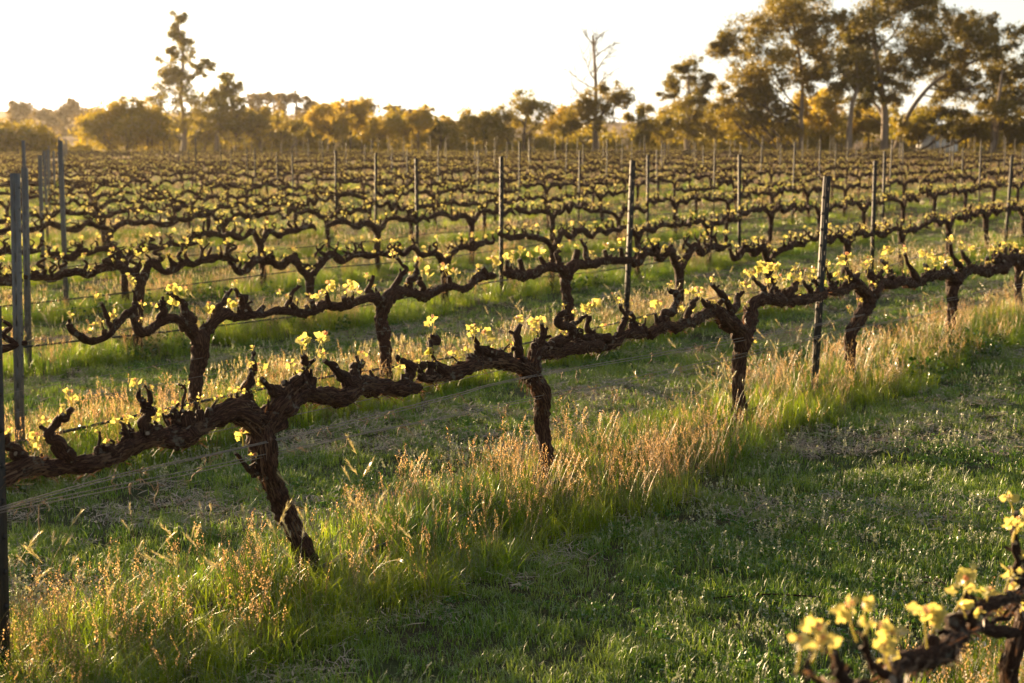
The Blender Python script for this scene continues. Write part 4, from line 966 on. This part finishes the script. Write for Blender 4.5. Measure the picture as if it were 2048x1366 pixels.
belt = [(470,255,40,40,'bush with rounded top just right of the shorter tufted gum'),(520,265,38,34,'olive bush in the belt, below the wide far gums'),(560,275,44,26,'low bush at the foot of the belt, left of the grey thicket'),(600,272,46,28,'greyish leafless thicket in the middle of the belt'),(655,262,36,36,'golden bush right of the grey thicket'),(700,240,34,40,'taller golden bush with bumpy top in the belt'),(745,262,36,34,'medium bush right of the taller golden bush'),(790,278,34,24,'low dark green bush in the belt under the flat topped gums'),(835,264,40,32,'wide yellowish bush below the flat topped gums'),(880,270,36,28,'bush left of the last gap in the skyline'),(925,268,38,30,'yellow green bush below the low ridge'),(968,268,34,30,'bush just left of the rounded bushy tree'),(1125,268,30,30,'low golden bush between the rounded tree and dead tree'),(1330,272,28,26,'bush under the lone smaller gum'),(1440,262,38,38,'olive bush under the big gum canopy, leftmost there'),(1500,262,40,34,'dark bush behind the thin trunked gum, left of it'),(1555,272,34,28,'small bush close left of the thin dark trunk'),(1640,235,36,52,'tall glowing golden bush between thin dark and pale trunks'),(1672,270,26,28,'golden bush touching the pale bending trunk'),(1735,262,26,34,'golden bush between the pale and thick trunks'),(1835,270,44,28,'rounded olive bush left of the white shed'),(1930,278,30,22,'dark bush right of the white shed'),(2010,282,44,20,'low dark bush at the foot of the right edge trees'),(410,272,32,30,'small bush at the foot of the shorter tufted gum'),(310,285,30,22,'low bush between large domed bush and tall gum')]
for i, (cx, cy, w_, h, lab) in enumerate(belt):
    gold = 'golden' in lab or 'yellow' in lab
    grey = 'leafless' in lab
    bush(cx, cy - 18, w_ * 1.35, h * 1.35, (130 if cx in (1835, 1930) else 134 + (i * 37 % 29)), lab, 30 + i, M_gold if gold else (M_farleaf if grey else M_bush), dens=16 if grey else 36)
# a continuous understorey that nobody could count
mb = MB(); rg = np.random.default_rng(9); Bm = []
for i in range(420):
    x = rg.uniform(200, 2100); Z = rg.uniform(150, 185)
    top = (252 if x < 900 else 268 if x < 1300 else 238) + 12 * math.sin(x * .013) + rg.normal() * 8
    if 1855 < x < 1905: Z = 185; top = 285
    y = rg.uniform(top, 308); c = at_depth(x, y, Z); Bm.append((c, np.array([1.6, 1.4, 1.1]) * rg.uniform(.7, 1.3)))
crown(mb, Bm, rg, .34, 16, np.zeros(3))
tag(mb.build('scrub', [M_bush], smooth=False), 'dense golden green scrub filling the belt behind the vineyard', 'scrub', kind='stuff')
# far trees on the rise
FG = 'hazy gum trees on the far rise'
farT = [(35,225,38,30,'leftmost hazy tree on the far rise, left edge'),(80,235,34,26,'second hazy tree from the left on the far rise'),(125,225,40,30,'broad hazy tree above the pale paddock'),(175,230,36,26,'hazy tree just left of the large domed bush'),(215,235,30,24,'hazy tree behind the top of the large domed bush'),
 (500,205,34,20,'far gum with flat crown right of the tufted gum'),(545,200,30,18,'far gum left of the widest flat crown'),(590,198,36,20,'far wide flat topped gum in the middle of the skyline'),(635,215,28,14,'small far gum right of the widest flat crown'),(725,214,36,16,'far gum behind the taller golden bush'),(785,220,26,12,'far flat gum, left one of the last skyline pair'),(825,228,26,12,'far flat gum, right one of the last skyline pair'),(1140,235,22,20,'far tree between the rounded tree and the dead tree'),(670,222,24,14,'far small gum behind the golden bushes')]
for i, (cx, cy, w_, h, lab) in enumerate(farT):
    rg_ = random.Random(i); bl = [(cx + rg_.uniform(-.7, .7) * w_, cy - rg_.uniform(-.1, .6) * h, w_ * .4, h * .38) for _ in range(7)]
    if 230 < cx < 900: bl += [(cx + rg_.uniform(-1, 1) * w_, cy + rg_.uniform(.3, 2.6) * h, w_ * .32, h * .42) for _ in range(7)]
    if cx < 230: bl += [(cx + rg_.uniform(-.9, .9) * w_, cy + rg_.uniform(.2, 1.3) * h, w_ * .5, h * .5) for _ in range(6)]
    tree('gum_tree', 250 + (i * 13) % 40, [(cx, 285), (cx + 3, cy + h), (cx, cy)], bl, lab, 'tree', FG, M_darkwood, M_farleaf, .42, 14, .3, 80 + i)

# ------------------------------------------------------------------ the small white house seen between the trunks
hb = at_depth(1882, 300, 145); hb[2] = gz(hb[0], hb[1])
house = empty('shed', hb); tag(house, 'small white shed with pale roof glimpsed between the gum trunks at right', 'shed')
M_wall = plain('white_render', (.72, .71, .68), .8, nscale=3, namp=.06); M_roof = plain('tin_roof', (.42, .44, .46), .5, .3, 5, .1); M_glass = plain('window_glass', (.03, .035, .04), .15)
def boxv(mb, x0, x1, y0, y1, z0, z1):
    v = [(x0,y0,z0),(x1,y0,z0),(x1,y1,z0),(x0,y1,z0),(x0,y0,z1),(x1,y0,z1),(x1,y1,z1),(x0,y1,z1)]
    mb.add(v, [(3,2,1,0),(4,5,6,7),(0,1,5,4),(1,2,6,5),(2,3,7,6),(3,0,4,7)])
mb = MB(); boxv(mb, -1.7, 1.7, 0, 3, -.3, 2.1); mb.add([(-1.7,0,2.1),(1.7,0,2.1),(0,0,2.9),(-1.7,3,2.1),(1.7,3,2.1),(0,3,2.9)], [(0,1,2),(5,4,3)]); mb.build('wall', [M_wall], house, smooth=False)
mb = MB()
for sx in (-1, 1): mb.add([(sx*2,-.3,2.04),(0,-.3,3.0),(0,3.3,3.0),(sx*2,3.3,2.04),(sx*2,-.3,1.94),(0,-.3,2.9),(0,3.3,2.9),(sx*2,3.3,1.94)], [(0,1,2,3),(7,6,5,4),(0,4,5,1),(2,6,7,3),(0,3,7,4)])
mb.build('roof', [M_roof], house, smooth=False)
mb = MB(); boxv(mb, .6, 1.2, -.05, -.003, 1.0, 1.6); mb.build('window', [M_glass], house, smooth=False)
mb = MB(); boxv(mb, -1.0, -.15, -.06, -.004, -.1, 1.85); mb.build('door', [M_roof], house, smooth=False)

# ------------------------------------------------------------------ haze
HZ = 0.00012
mh, nh, oh = mat('haze_air'); pv = N(nh, 'ShaderNodeVolumePrincipled'); pv.inputs['Color'].default_value = (1, .93, .82, 1); pv.inputs['Density'].default_value = HZ; pv.inputs['Anisotropy'].default_value = .6
nh.links.new(pv.outputs[0], oh.inputs['Volume'])
mb = MB(); boxv(mb, -260, 260, -12, 420, -2, 34)
tag(mb.build('haze', [mh], smooth=False), 'thin golden morning haze over the vineyard and trees', 'haze', kind='stuff')
